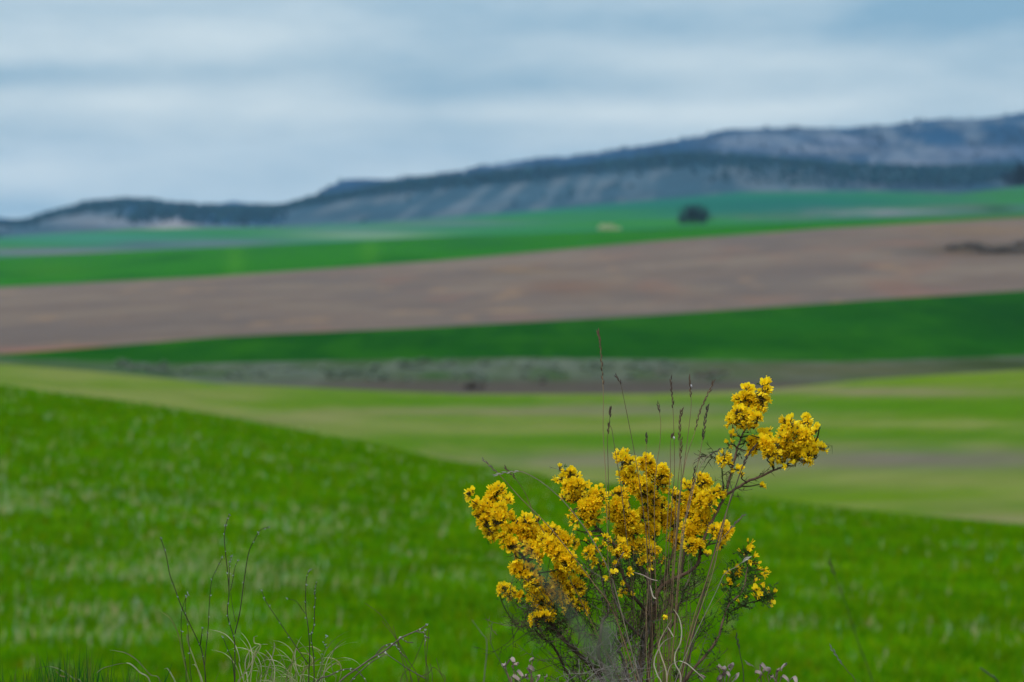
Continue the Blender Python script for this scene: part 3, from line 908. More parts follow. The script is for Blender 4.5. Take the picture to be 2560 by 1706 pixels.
BROWN, BROWN2, GREYB, OLIVE, GREEN = alb((116, 100, 84)), alb((94, 84, 70)), alb((116, 112, 102)), alb((66, 74, 44)), alb((70, 92, 50))
branches = [   # (pixels with depth, radius at foot and tip in mm)
    ([(1590, 1860, 0), (1540, 1750, .02), (1483, 1675, .0), (1446, 1637, -.01), (1399, 1587, -.02), (1372, 1545, -.02), (1361, 1459, -.03), (1335, 1424, -.03), (1309, 1390, -.03), (1283, 1366, -.02), (1245, 1331, -.01), (1216, 1279, .0)], 3.5, 1.0, BROWN2),
    ([(1570, 1860, .02), (1470, 1745, .03), (1425, 1695, .03), (1382, 1619, .02), (1350, 1590, .02), (1329, 1567, .02), (1291, 1567, .02)], 2.0, 0.7, BROWN2),
    ([(1605, 1865, 0), (1598, 1706, 0), (1612, 1600, .0), (1624, 1550, .01), (1627, 1453, .0), (1597, 1400, .01), (1580, 1330, .0), (1575, 1260, .0), (1560, 1200, 0), (1552, 1135, 0)], 5.2, 0.9, GREYB),
    ([(1615, 1865, .0), (1625, 1640, .02), (1640, 1500, .0), (1653, 1468, -.0), (1691, 1448, -.01), (1743, 1421, -.02), (1760, 1357, -.02), (1787, 1294, -.02), (1813, 1239, -.01), (1828, 1188, .0), (1838, 1145, .0), (1851, 1104, .01), (1864, 1076, .01), (1879, 1048, .01), (1904, 977, .02)], 3.0, 0.8, BROWN),
    ([(1813, 1241, -.01), (1866, 1206, -.02), (1917, 1184, -.03), (1958, 1165, -.03), (1994, 1145, -.03), (2034, 1112, -.02)], 1.9, 0.8, BROWN),
    ([(1625, 1868, -.03), (1660, 1745, -.05), (1711, 1704, -.06), (1775, 1637, -.07), (1807, 1587, -.07), (1825, 1529, -.07), (1857, 1489, -.07), (1872, 1430, -.06), (1868, 1385, -.06)], 2.4, 0.6, BROWN),
    ([(1825, 1532, -.07), (1868, 1512, -.08), (1900, 1500, -.08), (1928, 1490, -.08)], 1.0, 0.5, OLIVE),
    ([(1818, 1560, -.07), (1826, 1480, -.05), (1834, 1440, -.05), (1862, 1400, -.05)], 0.9, 0.5, OLIVE),
    ([(1595, 1864, -.02), (1545, 1730, -.03), (1499, 1649, -.03), (1503, 1578, -.04), (1506, 1548, -.04), (1518, 1528, -.04), (1512, 1486, -.03), (1496, 1420, -.02), (1480, 1370, -.02)], 2.8, 0.7, GREYB),
    ([(1600, 1864, .02), (1560, 1660, .04), (1545, 1625, .05), (1600, 1580, .05), (1650, 1540, .04), (1690, 1480, .04)], 2.4, 0.9, GREYB),
    ([(1622, 1530, .0), (1590, 1498, -.03), (1560, 1440, -.04), (1533, 1355, -.04), (1502, 1330, -.04), (1482, 1312, -.04), (1436, 1243, -.03), (1416, 1189, -.02), (1399, 1173, -.02)], 2.6, 0.7, BROWN2),
    ([(1627, 1460, 0), (1630, 1350, .03), (1640, 1260, .04), (1640, 1190, .04), (1625, 1150, .04)], 2.0, 0.7, BROWN2),
    ([(1650, 1470, .0), (1680, 1400, .04), (1700, 1320, .05), (1725, 1250, .05), (1752, 1212, .05)], 2.0, 0.7, BROWN2),
    ([(1700, 1445, 0), (1720, 1350, .0), (1755, 1290, .0), (1790, 1245, .01)], 1.6, 0.7, BROWN2),
    ([(1752, 1385, -.02), (1785, 1345, -.03), (1812, 1325, -.03)], 1.1, 0.6, OLIVE),
    ([(1808, 1240, -.01), (1807, 1214, -.03), (1800, 1152, -.04), (1779, 1145, -.04), (1752, 1136, -.04)], 0.9, 0.5, GREEN),
    ([(1610, 1600, -.01), (1570, 1560, -.05), (1540, 1500, -.06), (1530, 1440, -.06), (1560, 1380, -.06)], 1.8, 0.7, GREYB),
    ([(1612, 1640, .0), (1680, 1560, -.04), (1700, 1500, -.05), (1712, 1470, -.05)], 1.5, 0.6, GREYB),
    ([(1376, 1564, -.02), (1430, 1545, -.03), (1450, 1500, -.03), (1478, 1450, -.03)], 1.3, 0.5, BROWN2),
    ([(1600, 1800, .03), (1700, 1690, .05), (1740, 1600, .06), (1760, 1560, .06)], 1.4, 0.5, GREYB),
    ([(1530, 1740, .02), (1450, 1690, .05), (1400, 1640, .06)], 1.4, 0.5, GREYB),
]
skeleton = []                                                 # (point, direction) along every branch, for growing twigs
for pts, r0, r1, col in branches:
    P = spline([bp(*p) for p in pts], len(pts) * 5)
    jit = np.cumsum(rng.normal(0, 0.0005, P.shape), 0); jit -= np.linspace(0, 1, len(P))[:, None] * jit[-1]
    P = P + jit
    R = np.linspace(r0, r1, len(P)) / 1000 * rng.uniform(0.88, 1.12, len(P))
    mb = MB(); mb.tube(P, R, 7, 0, col)
    mb.build('branch', M_BARK, bush)
    D = np.gradient(P, axis=0); D /= np.linalg.norm(D, axis=1)[:, None]
    for p, d, r in zip(P, D, R): skeleton.append((p, d, r))
SKP = np.array([s[0] for s in skeleton]); SKD = np.array([s[1] for s in skeleton]); SKR = np.array([s[2] for s in skeleton])
skx, sky_ = project(SKP)

tw = MB(); lv_ = MB()
def unit(v): return v / (np.linalg.norm(v) + 1e-12)
def spines(P, n, L, col, leaf=0.0):
    for _ in range(n):
        i = random.randrange(0, len(P) - 1); q = random.random()
        p = P[i] * (1 - q) + P[i + 1] * q
        t = unit(P[i + 1] - P[i]); d = unit(np.cross(t, rng.normal(size=3)))
        d = unit(d + t * random.uniform(0.1, 0.9))
        tw.spike(p, d, L * random.uniform(0.5, 1.2), 0.00045, 0, col)
        if random.random() < leaf:
            for _k in range(2):
                e = unit(d + rng.normal(0, .6, 3)); s = unit(np.cross(e, rng.normal(size=3)))
                l_ = random.uniform(.003, .006); q0 = p + d * random.uniform(0, L * .5)
                lv_.add([q0, q0 + e * l_ * .5 + s * l_ * .22, q0 + e * l_, q0 + e * l_ * .5 - s * l_ * .22], [(0, 1, 2, 3)], 0, alb((74, 112, 58)) * random.uniform(.7, 1.2))
def twig(p, d, L, r, col, nsp=6, leaf=0.0, up=0.25, depth=0):
    n = 6; pts = [p]; q = p.copy(); dd = unit(d)
    for k in range(n - 1):
        dd = unit(dd + rng.normal(0, 0.16, 3) + np.array([0, 0, up * 0.25])); q = q + dd * L / (n - 1); pts.append(q)
    pts = np.array(pts)
    tw.tube(pts, np.linspace(r, r * .45, n), 4, 0, col)
    spines(pts, nsp, 0.011, col, leaf)
    if depth:
        for _ in range(random.randint(2, 4)):
            i = random.randrange(1, n - 1); t = unit(pts[i + 1] - pts[i])
            twig(pts[i], unit(t + unit(np.cross(t, rng.normal(size=3))) * random.uniform(.6, 1.3)), L * random.uniform(.35, .6), r * .65, col, max(3, nsp // 2), leaf, up, depth - 1)
    return pts

# spiny side twigs on every branch; a dense tangle low in the bush
for i in range(0, len(SKP)):
    y = sky_[i]; x = skx[i]
    if y > 1720: continue
    low = sstep(1380, 1500, np.array(y))
    sprig = x > 1760 and y > 1380
    spines(SKP[max(0, i - 1):i + 1] if i else SKP[:2], 1 if y < 1250 else 2, 0.012, OLIVE if sprig or y < 1250 else BROWN2, 0.5 if sprig else 0.1) if i and np.linalg.norm(SKP[i] - SKP[i - 1]) < .05 else None
    nt = 1 if sprig and random.random() < .5 else (random.choice((0, 0, 1, 1, 2)) if low > .5 and not sprig else (1 if random.random() < .35 else 0))
    for _ in range(nt):
        d = unit(np.cross(SKD[i], rng.normal(size=3)) + SKD[i] * random.uniform(.3, 1.2))
        c_ = random.choice((GREEN, OLIVE)) if sprig else random.choice((BROWN2, OLIVE, GREYB, OLIVE))
        L = random.uniform(.012, .03) if sprig else (random.uniform(.025, .07) if low > .5 else random.uniform(.015, .03))
        twig(SKP[i], d, L, .00055, c_, 6 if low > .5 else 4, .9 if sprig else .12, .3, 1 if (low > .5 and not sprig and random.random() < .6) else 0)
# the dark twiggy heart below the blossom, and the grey dead tangle at the foot
for _ in range(130):
    x, y = random.gauss(1590, 62), random.uniform(1390, 1580)
    p = bp(x, y, random.gauss(0.025, .03))
    twig(p, unit(rng.normal(0, .7, 3) + [random.gauss(0, .4) + (x - 1600) / 130, 0, 1.0]), random.uniform(.03, .075), .0005, random.choice((BROWN2, OLIVE, OLIVE, GREEN)), 5, .25, .4, 0)
for _ in range(110):
    x, y = random.gauss(1520, 60), random.uniform(1560, 1760)
    p = bp(x, y, random.gauss(0.0, .04))
    twig(p, unit(rng.normal(0, .8, 3) + [(x - 1560) / 110, 0, .7]), random.uniform(.03, .085), .00055, random.choice((BROWN2, GREYB, BROWN2, OLIVE)), 6, .04, .3, 0)
for _ in range(170):
    x, y = random.gauss(1545, 55), 1745 - abs(random.gauss(0, 65))
    p = bp(x, y, random.gauss(-.03, .03))
    twig(p, unit(rng.normal(0, 1, 3) + [0, 0, .5]), random.uniform(.02, .06), .0005, alb((140, 140, 134)), 3, 0, .1, 0)
for _ in range(130):
    x = random.gauss(1370, 45); y = random.uniform(1500, 1600)
    twig(bp(x, y, random.gauss(-.02, .03)), unit(rng.normal(0, .7, 3) + [-.5, 0, .5]), random.uniform(.02, .05), .0006, random.choice((OLIVE, BROWN2, GREEN)), 6, .15, .2, 0)

# flowers: standard, two wings, keel and calyx
def petal(mb, org, d, up, L, W, cup, curl, mi, col, nu=4):
    """A cupped oval petal from org along d; up is the face side."""
    d, up = unit(np.asarray(d, float)), np.asarray(up, float)
    s = unit(np.cross(d, up)); up = unit(np.cross(s, d))
    vs = []
    for i in range(nu + 1):
        t = i / nu
        w = W * math.sin(PI * (0.12 + 0.80 * t) ** 0.9) ** .8 if i else W * .22
        if i == nu: w = W * .45
        c = np.asarray(org) + d * L * t + up * curl * L * t * t
        for k in (-1, 0, 1):
            vs.append(c + s * k * w / 2 + up * cup * W * (abs(k) * (0.5 + .3 * t)))
    fs = [(3 * i + k, 3 * i + k + 1, 3 * i + k + 4, 3 * i + k + 3) for i in range(nu) for k in (0, 1)]
    mb.add(vs, fs, mi, col)
YEL = np.array([0.99, 0.72, 0.010]); YEL2 = np.array([0.99, 0.65, 0.009])
def flower_mesh(opening, seed, bud=False):
    g_ = random.Random(seed); mb = MB(); mm = .001 * 0.86
    cal = alb((120, 104, 30))
    mb.tube([(0, 0, -.0015), (0, 0, .0012), (0, 0, .0032)], [.0005, .0011, .0013], 5, 1, cal)
    o = np.array([0, 0, .002])
    if bud:
        petal(mb, o, (0.05, .05, 1), (0, 1, 0), 7 * mm, 3.6 * mm, .5, .1, 0, YEL2, 3)
        petal(mb, o, (0, -.05, 1), (0, -1, 0), 7 * mm, 3.2 * mm, .5, .1, 0, YEL, 3)
    else:
        petal(mb, o, (g_.uniform(-.12, .12), .35 + .65 * opening, .9), (0, -.6, .8), 7.8 * mm, 6.8 * mm, .2, .2, 0, YEL)
        for s in (-1, 1):
            petal(mb, o, (s * (.28 + .4 * opening) + g_.uniform(-.1, .1), -.25 - .2 * opening, 1), (s, .7, 0), 7.0 * mm, 4.0 * mm, .25, .1, 0, YEL * .97)
        petal(mb, o, (g_.uniform(-.1, .1), -.55 - .6 * opening, .9), (0, 1, .5), 7.8 * mm, 3.8 * mm, .45, -.05, 0, YEL2)
    return mb
FL = [flower_mesh(op, s) for op, s in ((.25, 1), (.6, 2), (.95, 3), (.45, 4), (.8, 5))] + [flower_mesh(0, 9, True)]

caps = []
def C(fn, lst):
    for q in lst:
        x0, y0, x1, y1, r = q if len(q) == 5 else (q[0], q[1], q[0], q[1], q[2])
        a, b = fn(x0, y0), fn(x1, y1)
        s = 3.92
        caps.append((a[0], a[1], b[0], b[1], r / s))
C(Z1, [(240, 225, 325, 205, 28), (560, 200, 500, 330, 58), (430, 330, 480, 560, 72), (640, 290, 560, 500, 58), (330, 430, 440, 440, 28), (480, 560, 480, 660, 42), (700, 430, 730, 490, 28),
       (325, 325, 365, 335, 20), (690, 600, 850, 540, 62), (790, 450, 860, 500, 32), (640, 630, 700, 750, 50), (850, 570, 900, 700, 80), (970, 455, 960, 490, 20), (1000, 550, 980, 620, 24), (1060, 590, 1200, 700, 75),
       (1120, 565, 22), (1290, 700, 1330, 710, 22), (1040, 690, 1250, 900, 72), (890, 740, 970, 880, 42), (1270, 880, 1310, 940, 34), (760, 960, 930, 1010, 52), (830, 1050, 950, 1090, 46), (1160, 970, 1170, 1100, 70),
       (880, 1160, 1250, 1180, 62), (900, 1250, 1050, 1300, 50), (1300, 1110, 1390, 1130, 38), (1370, 1020, 1400, 1030, 20), (1330, 1305, 1460, 1330, 24), (580, 1140, 680, 1180, 36), (720, 1190, 820, 1230, 26),
       (990, 1350, 1060, 1400, 42), (930, 1450, 1040, 1440, 32), (940, 1510, 18), (1250, 1250, 1280, 1310, 36), (740, 820, 760, 880, 24)])
C(Z2, [(60, 385, 110, 400, 22), (75, 285, 9), (180, 335, 210, 400, 42), (150, 480, 260, 470, 62), (130, 580, 300, 560, 55), (220, 680, 420, 640, 72), (340, 510, 380, 560, 42), (440, 520, 490, 560, 42),
       (260, 780, 420, 770, 46), (690, 130, 720, 230, 36), (760, 200, 770, 240, 22), (810, 205, 13), (680, 285, 18), (720, 305, 800, 300, 34), (720, 370, 850, 460, 66), (580, 550, 700, 540, 36), (930, 215, 960, 330, 60),
       (1080, 265, 1070, 380, 50), (1000, 390, 1110, 440, 56), (830, 470, 960, 540, 66), (610, 640, 700, 700, 62), (900, 620, 1010, 590, 42), (1090, 620, 1060, 680, 40), (600, 760, 760, 800, 74), (850, 770, 1000, 740, 74),
       (1050, 740, 1110, 850, 66), (650, 870, 850, 930, 72), (950, 880, 1020, 940, 62), (600, 1020, 730, 1080, 44), (760, 1080, 860, 1040, 38), (930, 1070, 990, 1120, 62), (960, 1200, 920, 1200, 30), (1060, 1190, 26),
       (1180, 560, 1280, 590, 42), (1330, 480, 1400, 560, 46), (1430, 420, 1500, 400, 46), (1480, 480, 1460, 560, 46), (1200, 740, 1200, 860, 56), (1300, 700, 1400, 760, 56), (1450, 640, 1540, 560, 46), (1560, 640, 36),
       (1400, 840, 1500, 760, 74), (1300, 900, 1450, 930, 72), (1180, 960, 1250, 1020, 46), (1330, 1040, 1430, 1060, 42), (1640, 470, 1600, 560, 30),
       (260, 890, 13), (340, 900, 12), (365, 985, 12), (420, 940, 22), (390, 1110, 40), (410, 1190, 18), (480, 1210, 22), (510, 980, 26), (490, 1060, 22), (650, 1250, 28), (640, 1310, 12), (740, 1300, 24), (580, 1340, 18),
       (690, 1430, 16), (690, 1480, 24), (750, 1540, 22), (380, 1325, 12), (1590, 860, 1620, 960, 36), (1650, 920, 1720, 890, 38), (1690, 870, 1700, 960, 34), (1650, 1010, 1660, 1060, 24), (1525, 1140, 20), (1140, 1700, 16), (1125, 1480, 10)])
C(Z3, [(1360, 228, 1370, 280, 38), (1200, 315, 1250, 315, 34), (1130, 390, 1200, 400, 48), (1340, 330, 1360, 430, 44), (1230, 440, 1320, 460, 58), (1065, 460, 26), (1085, 520, 1180, 560, 46), (1065, 600, 1270, 600, 42),
       (1290, 540, 1310, 600, 34), (1270, 670, 18), (1045, 750, 24), (1030, 835, 26), (970, 940, 990, 980, 30), (1010, 1010, 1040, 1050, 24), (1100, 1080, 1140, 1090, 24), (1160, 1135, 8), (1330, 1220, 1340, 1245, 13),
       (1190, 790, 1230, 860, 30), (1260, 830, 1300, 880, 50), (1330, 765, 1410, 750, 36), (1360, 820, 1440, 920, 56), (1490, 840, 1500, 920, 30), (1590, 620, 1620, 640, 38), (1600, 690, 32), (1790, 565, 1750, 660, 30),
       (1720, 700, 42), (1910, 660, 1880, 720, 28), (1840, 710, 20), (1580, 780, 1640, 860, 50), (1700, 760, 1800, 760, 56), (1740, 860, 1850, 820, 60), (1905, 860, 1945, 870, 28), (1560, 920, 1700, 930, 48),
       (1770, 945, 1875, 965, 32), (1760, 1000, 14), (1400, 980, 1450, 960, 32), (1600, 1050, 10), (1680, 1040, 8)])
fl_inst = []                                                   # (kind, position, axis, roll)
def add_flower(p, out, bud=None, foot=None):
    """A flower at p facing out; foot is where its stalk leaves the shoot."""
    out = unit(out)
    k = random.randrange(5) if bud is None else (5 if bud else random.randrange(5))
    fl_inst.append((k, p, out, random.gauss(0, .5), random.uniform(.82, 1.12)))
    if foot is not None:
        tw.tube([foot, (foot + p) / 2 + rng.normal(0, .0006, 3), p - out * .001], [.0005, .00042, .0004], 3, 0, random.choice((OLIVE, OLIVE, BROWN2)))
CENTRE = bp(1590, 1330)
for x0, y0, x1, y1, r in caps:
    cx, cy = (x0 + x1) / 2, (y0 + y1) / 2
    # the nearest branch that lies lower than the cluster carries it
    dist = np.hypot(skx - cx, (sky_ - cy)) + np.where(sky_ < cy - 4, 60, 0) + np.where(sky_ > cy + 110, 40, 0)
    j = int(np.argmin(dist)); d0 = SKP[j, 1] - BUSH
    d1 = d0 - .018 + random.gauss(0, .014)
    if y1 > y0 and r > 12: x0, y0, x1, y1 = x1, y1, x0, y0     # shoots run upwards
    a, b = bp(x0, y0, d1), bp(x1, y1, d1 + random.gauss(0, .01))
    ext = unit(b - a) * r * PX * .3 if np.linalg.norm(b - a) > 1e-6 else np.array([0, 0, r * PX * .3])
    sh = spline([SKP[j], SKP[j] * .45 + a * .55 + rng.normal(0, .002, 3), a, b, b + ext], 14)
    tw.tube(sh, np.linspace(.0011, .0005, 14), 4, 0, random.choice((OLIVE, BROWN2, OLIVE)))
    spines(sh, 3 + int(r / 7), .010, random.choice((OLIVE, BROWN2)), .25)
    Ln = math.hypot(x1 - x0, y1 - y0); area = Ln * 2 * r + PI * r * r
    n = max(1, int(round(area / (40.0 if 1385 < cx < 1790 and cy > 1110 else 47.0))))
    if r > 7.5:                                               # blossoming side shoots, each a short upright spray
        for k in range(max(3, int(round(area / 135.0)))):
            q = random.uniform(-.05, 1.0); f0 = a + (b - a) * q
            w = rng.normal(size=3) * [1, .8, 1]; w = unit(w)
            d = unit(w + np.array([0, -.05, random.uniform(.1, .6)]) + .35 * unit(b - a + [0, 0, 1e-4]))
            L = r * PX * random.uniform(.5, 1.0); e = f0 + d * L
            S = spline([f0, f0 + d * L * .5 + [0, 0, -.0008], e + [0, 0, L * .10]], 7)
            tw.tube(S, np.linspace(.0007, .0004, 7), 3, 0, random.choice((OLIVE, BROWN2, OLIVE)))
            spines(S, 1, .008, OLIVE, .2)
            m_ = random.choice((4, 5, 5, 6)); a0 = random.uniform(0, 6.28)
            for v in range(m_):
                t = .22 + .78 * (v + random.uniform(-.25, .25)) / (m_ - 1); t = min(1, max(.1, t)); ii = min(5, int(t * 6)); ff = t * 6 - ii
                c0 = S[ii] * (1 - ff) + S[ii + 1] * ff; td = unit(S[ii + 1] - S[ii])
                p1 = unit(np.cross(td, [.3, .9, .1])); p2 = np.cross(td, p1); an = a0 + v * 2.4
                side = math.cos(an) * p1 + math.sin(an) * p2
                out = unit(side * random.uniform(.5, 1.0) + td * random.uniform(.5, 1.0) + rng.normal(0, .2, 3) + np.array([0, -.25, .2]))
                add_flower(c0 + unit(side + .4 * td) * random.uniform(.002, .0045), out, random.random() < (.35 if v == m_ - 1 else .07), c0)
    else:
        for k in range(n):
            w = unit(rng.normal(size=3)) * (random.random() ** .42); c0 = a + (b - a) * random.random()
            p = c0 + w * np.array([1, .75, 1]) * r * PX
            out = unit((p - c0) / (r * PX) + rng.normal(0, .5, 3) + np.array([0, -.3, .5]))
            add_flower(p, out, random.random() < .15, c0)
for x, y, bd in ((820, 190, 1), (855, 220, 1), (800, 300, 0), (850, 290, 0), (890, 300, 1), (830, 330, 0), (710, 360, 1), (760, 425, 1), (905, 445, 0), (865, 500, 0), (870, 560, 0), (950, 545, 1), (970, 640, 1), (990, 650, 1), (1060, 650, 0), (1070, 710, 0),
                 (1085, 765, 1), (1130, 730, 1), (1005, 720, 1), (620, 610, 0), (480, 700, 0), (540, 710, 0), (620, 700, 0), (690, 650, 1), (640, 660, 0), (460, 890, 0), (540, 880, 0), (510, 850, 0), (600, 945, 1), (915, 860, 0), (1010, 885, 0), (895, 1000, 1), (975, 1000, 0),
                 (970, 1065, 1), (1035, 1085, 0), (1045, 1060, 0), (800, 1130, 1), (680, 1215, 1), (740, 1215, 1), (1090, 980, 1), (1180, 1070, 1), (1190, 1020, 1), (1270, 1045, 0), (1240, 1115, 0), (955, 1130, 1), (600, 770, 1), (450, 760, 1), (1200, 1200, 1), (1240, 1200, 1)):
    X_, Y_ = Z4(x, y)
    j = int(np.argmin(np.hypot(skx - X_, sky_ - Y_) + np.where(sky_ < Y_, 8, 0)))
    p = bp(X_, Y_, SKP[j, 1] - BUSH + random.gauss(0, .006)); f0 = SKP[j]
    e = p - unit(p - f0) * .004
    tw.tube(spline([f0, (f0 + e) / 2 + rng.normal(0, .001, 3) + [0, 0, .001], e], 5), [.0006] * 5, 3, 0, GREEN)
    spines(np.array([f0, e]), 3, .008, GREEN, .8)
    add_flower(p, unit(p - f0) + rng.normal(0, .4, 3) + [0, -.3, .2], bool(bd), e)

def frame_of(out, roll):
    """Rotation whose z axis is out and whose y axis is as upright as can be."""
    z = unit(out); up = np.array([0, 0, 1.0])
    if abs(z[2]) > .95: up = np.array([0, -1.0, .2])
    y = unit(up - z * np.dot(up, z)); x = np.cross(y, z)
    c, s = math.cos(roll), math.sin(roll)
    return np.stack([c * x + s * y, -s * x + c * y, z], 1)
fl_mesh = []
for k, mb in enumerate(FL):
    me = bpy.data.meshes.new('flower')
    me.from_pydata([tuple(v) for v in mb.v], [], mb.f)
    me.polygons.foreach_set('use_smooth', np.ones(len(mb.f), bool))
    at2 = me.attributes.new('tint', 'FLOAT_COLOR', 'POINT'); c = np.ones((len(mb.v), 4)); c[:, :3] = mb.c
    at2.data.foreach_set('color', c.ravel())
    me.materials.append(M_PETAL); me.materials.append(M_SPROUT)
    me.polygons.foreach_set('material_index', mb.m)
    fl_mesh.append(me)
from mathutils import Matrix
order = sorted(range(len(fl_inst)), key=lambda i: fl_inst[i][1][1] + (.03 if fl_inst[i][0] == 5 else 0))
first = set(order[:290])
rest = MB()
for i, (k, p, out, roll, s) in enumerate(fl_inst):
    R = frame_of(out, roll)
    if i in first:
        o = bpy.data.objects.new('flower', fl_mesh[k]); COL.objects.link(o); o.parent = bush
        M = np.eye(4); M[:3, :3] = R * s; M[:3, 3] = p - np.array(base)
        o.matrix_local = Matrix(M.tolist())
    else:
        v = np.array(FL[k].v) @ (R * s).T + p
        b0 = len(rest.v); tone = random.uniform(.88, 1.1)
        rest.v.extend(map(tuple, v)); rest.f.extend([tuple(q + b0 for q in f) for f in FL[k].f]); rest.m.extend(FL[k].m)
        rest.c.extend([tuple(np.array(c) * tone) for c in FL[k].c])
ro = rest.build('blossom', [M_PETAL, M_SPROUT], bush); tag(ro, kind='stuff')
to = tw.build('twigs', M_TWIG, bush, smooth=False); tag(to, kind='stuff')
lo_ = lv_.build('leaves', M_LEAF, bush, smooth=False); tag(lo_, kind='stuff')
print('flowers', len(fl_inst), 'twig faces', len(tw.f))

# ------------------------------------------------------------------ dry grass tussock growing through the bush
STR = [alb((142, 124, 90)), alb((126, 112, 84)), alb((154, 138, 104)), alb((106, 96, 76))]
DARKH = [alb((82, 70, 60)), alb((98, 82, 66)), alb((74, 66, 62))]
def seed_head(P, n, col, wid=1.0):
    """Alternate spikelets along the last points of a stalk, tip first in P."""
    mb = MB()
    L = np.linalg.norm(np.diff(P, axis=0), axis=1).sum()
    for k in range(n):
        q = k / n * (len(P) - 1); i = min(int(q), len(P) - 2); f = q - i
        p = P[i] * (1 - f) + P[i + 1] * f; t = unit(P[i] - P[i + 1])
        s = unit(np.cross(t, [0, 1, 0])) * (1 if k % 2 else -1)
        mb.blob(p - t * .001, unit(t + s * .22 + rng.normal(0, .08, 3)), random.uniform(.005, .0085) * wid, .00085 * wid * random.uniform(.8, 1.2), 0, col * random.uniform(.75, 1.3))
    return mb
def stalk(parent, pts, head_frac, d=0.0, r=.45, col=None, hcol=None, n=None, dd=0.0, wid=1.0):
    """pts from the tip down, photo pixels; head_frac of the length carries the seed head."""
    m = len(pts)
    Q = [bp(x, y, d + dd * (i / (m - 1))) for i, (x, y) in enumerate(pts)]
    P = spline(Q, m * 6)
    col = random.choice(STR) if col is None else col; hcol = random.choice(DARKH) if hcol is None else hcol
    mb = MB(); mb.tube(P, np.linspace(r * .7, r * 1.25, len(P)) / 1000, 5, 0, col)
    o = mb.build('stalk', M_STRAW, parent)
    if head_frac > 0:
        k = max(3, int(len(P) * head_frac))
        L = np.linalg.norm(np.diff(P[:k], axis=0), axis=1).sum()
        seed_head(P[:k], n or max(5, int(L / .0032)), hcol, wid).build('seed_head', M_STRAW, o, smooth=False)
    return o
tb = bp(1650, 1880, -.05); tb[2] = -.67
tus = empty('dry_grass_tussock', tb, 'tall tussock of dry brown grass with dark seed heads growing through the broom bush', 'grass tussock')
PALE = alb((160, 168, 152))
stalk(tus, [(1495, 832), (1501, 870), (1508, 979), (1508, 1088), (1515, 1202), (1519, 1342), (1530, 1480), (1610, 1860)], .30, -.06)
stalk(tus, [(1526, 1026), (1524, 1060), (1530, 1076), (1538, 1130), (1551, 1206), (1561, 1293), (1575, 1420), (1625, 1860)], .12, -.05, wid=1.15)
stalk(tus, [(1522, 1062), (1519, 1099), (1520, 1155), (1523, 1283), (1530, 1420), (1615, 1860)], .22, -.05)
stalk(tus, [(1540, 940), (1551, 959), (1559, 994), (1572, 1058), (1587, 1137), (1600, 1214), (1611, 1300), (1617, 1365), (1640, 1860)], .20, -.07)
stalk(tus, [(1616, 1089), (1615, 1155), (1618, 1230), (1625, 1400), (1640, 1860)], .15, -.06, .4)
stalk(tus, [(1645, 1011), (1650, 1040), (1652, 1063), (1649, 1117), (1642, 1165), (1636, 1300), (1650, 1860)], .18, -.05, .4, wid=.9)
stalk(tus, [(1677, 950), (1682, 1015), (1685, 1091), (1686, 1181), (1680, 1260), (1665, 1500), (1655, 1860)], .22, -.06)
stalk(tus, [(1680, 1089), (1676, 1110), (1676, 1180), (1672, 1240), (1660, 1500), (1655, 1860)], .16, -.07)
stalk(tus, [(1702, 1030), (1699, 1078), (1698, 1130), (1703, 1180), (1695, 1320), (1670, 1560), (1660, 1860)], .30, -.06, wid=1.1)
stalk(tus, [(1704, 1100), (1700, 1150), (1692, 1240), (1685, 1340), (1660, 1860)], .3, -.05)
stalk(tus, [(1724, 948), (1728, 1007), (1723, 1063), (1713, 1142), (1703, 1219), (1690, 1360), (1660, 1860)], .18, -.07)
stalk(tus, [(1783, 957), (1764, 997), (1749, 1033), (1736, 1084), (1723, 1122), (1710, 1175), (1690, 1330), (1662, 1860)], .45, -.06)
stalk(tus, [(1768, 1019), (1761, 1066), (1754, 1112), (1744, 1163), (1733, 1214), (1710, 1330), (1662, 1860)], .34, -.07, wid=1.1)
stalk(tus, [(1802, 1123), (1764, 1145), (1744, 1186), (1725, 1260), (1700, 1400), (1665, 1860)], .2, -.05, .4, col=alb((170, 160, 140)))
stalk(tus, [(1737, 1170), (1730, 1215), (1718, 1275), (1700, 1380), (1665, 1860)], .3, -.07)
stalk(tus, [(1886, 1117), (1866, 1145), (1853, 1175), (1838, 1219), (1800, 1330), (1740, 1560), (1680, 1860)], .35, -.08, .8, col=alb((96, 86, 76)), wid=1.1)
stalk(tus, [(1209, 1151), (1242, 1181), (1263, 1203), (1306, 1250), (1370, 1314), (1425, 1381), (1484, 1459), (1542, 1552), (1640, 1860)], .17, -.08, .7, hcol=alb((112, 112, 104)))
stalk(tus, [(1265, 1172), (1288, 1196), (1309, 1226), (1324, 1257), (1340, 1297), (1420, 1440), (1630, 1860)], .25, -.06, .5, col=alb((120, 100, 70)))
stalk(tus, [(1240, 1188), (1263, 1182), (1293, 1179), (1314, 1183), (1350, 1203), (1383, 1229), (1417, 1263), (1469, 1331), (1521, 1424), (1545, 1500), (1640, 1860)], .26, -.09, .65, hcol=PALE, col=alb((140, 136, 112)))
stalk(tus, [(1858, 1289), (1822, 1328), (1793, 1369), (1770, 1440), (1720, 1600), (1670, 1860)], .24, -.09, .6, hcol=alb((104, 104, 100)))
stalk(tus, [(1828, 1235), (1804, 1331), (1784, 1424), (1763, 1491), (1740, 1555), (1720, 1628), (1690, 1760), (1675, 1860)], 0, -.09, .6)
stalk(tus, [(1815, 1290), (1796, 1370), (1772, 1450), (1735, 1560), (1712, 1640), (1672, 1860)], 0, -.08, .5)
stalk(tus, [(1820, 1475), (1770, 1530), (1700, 1610), (1670, 1700), (1665, 1860)], 0, -.08, .35, col=alb((140, 128, 40)))
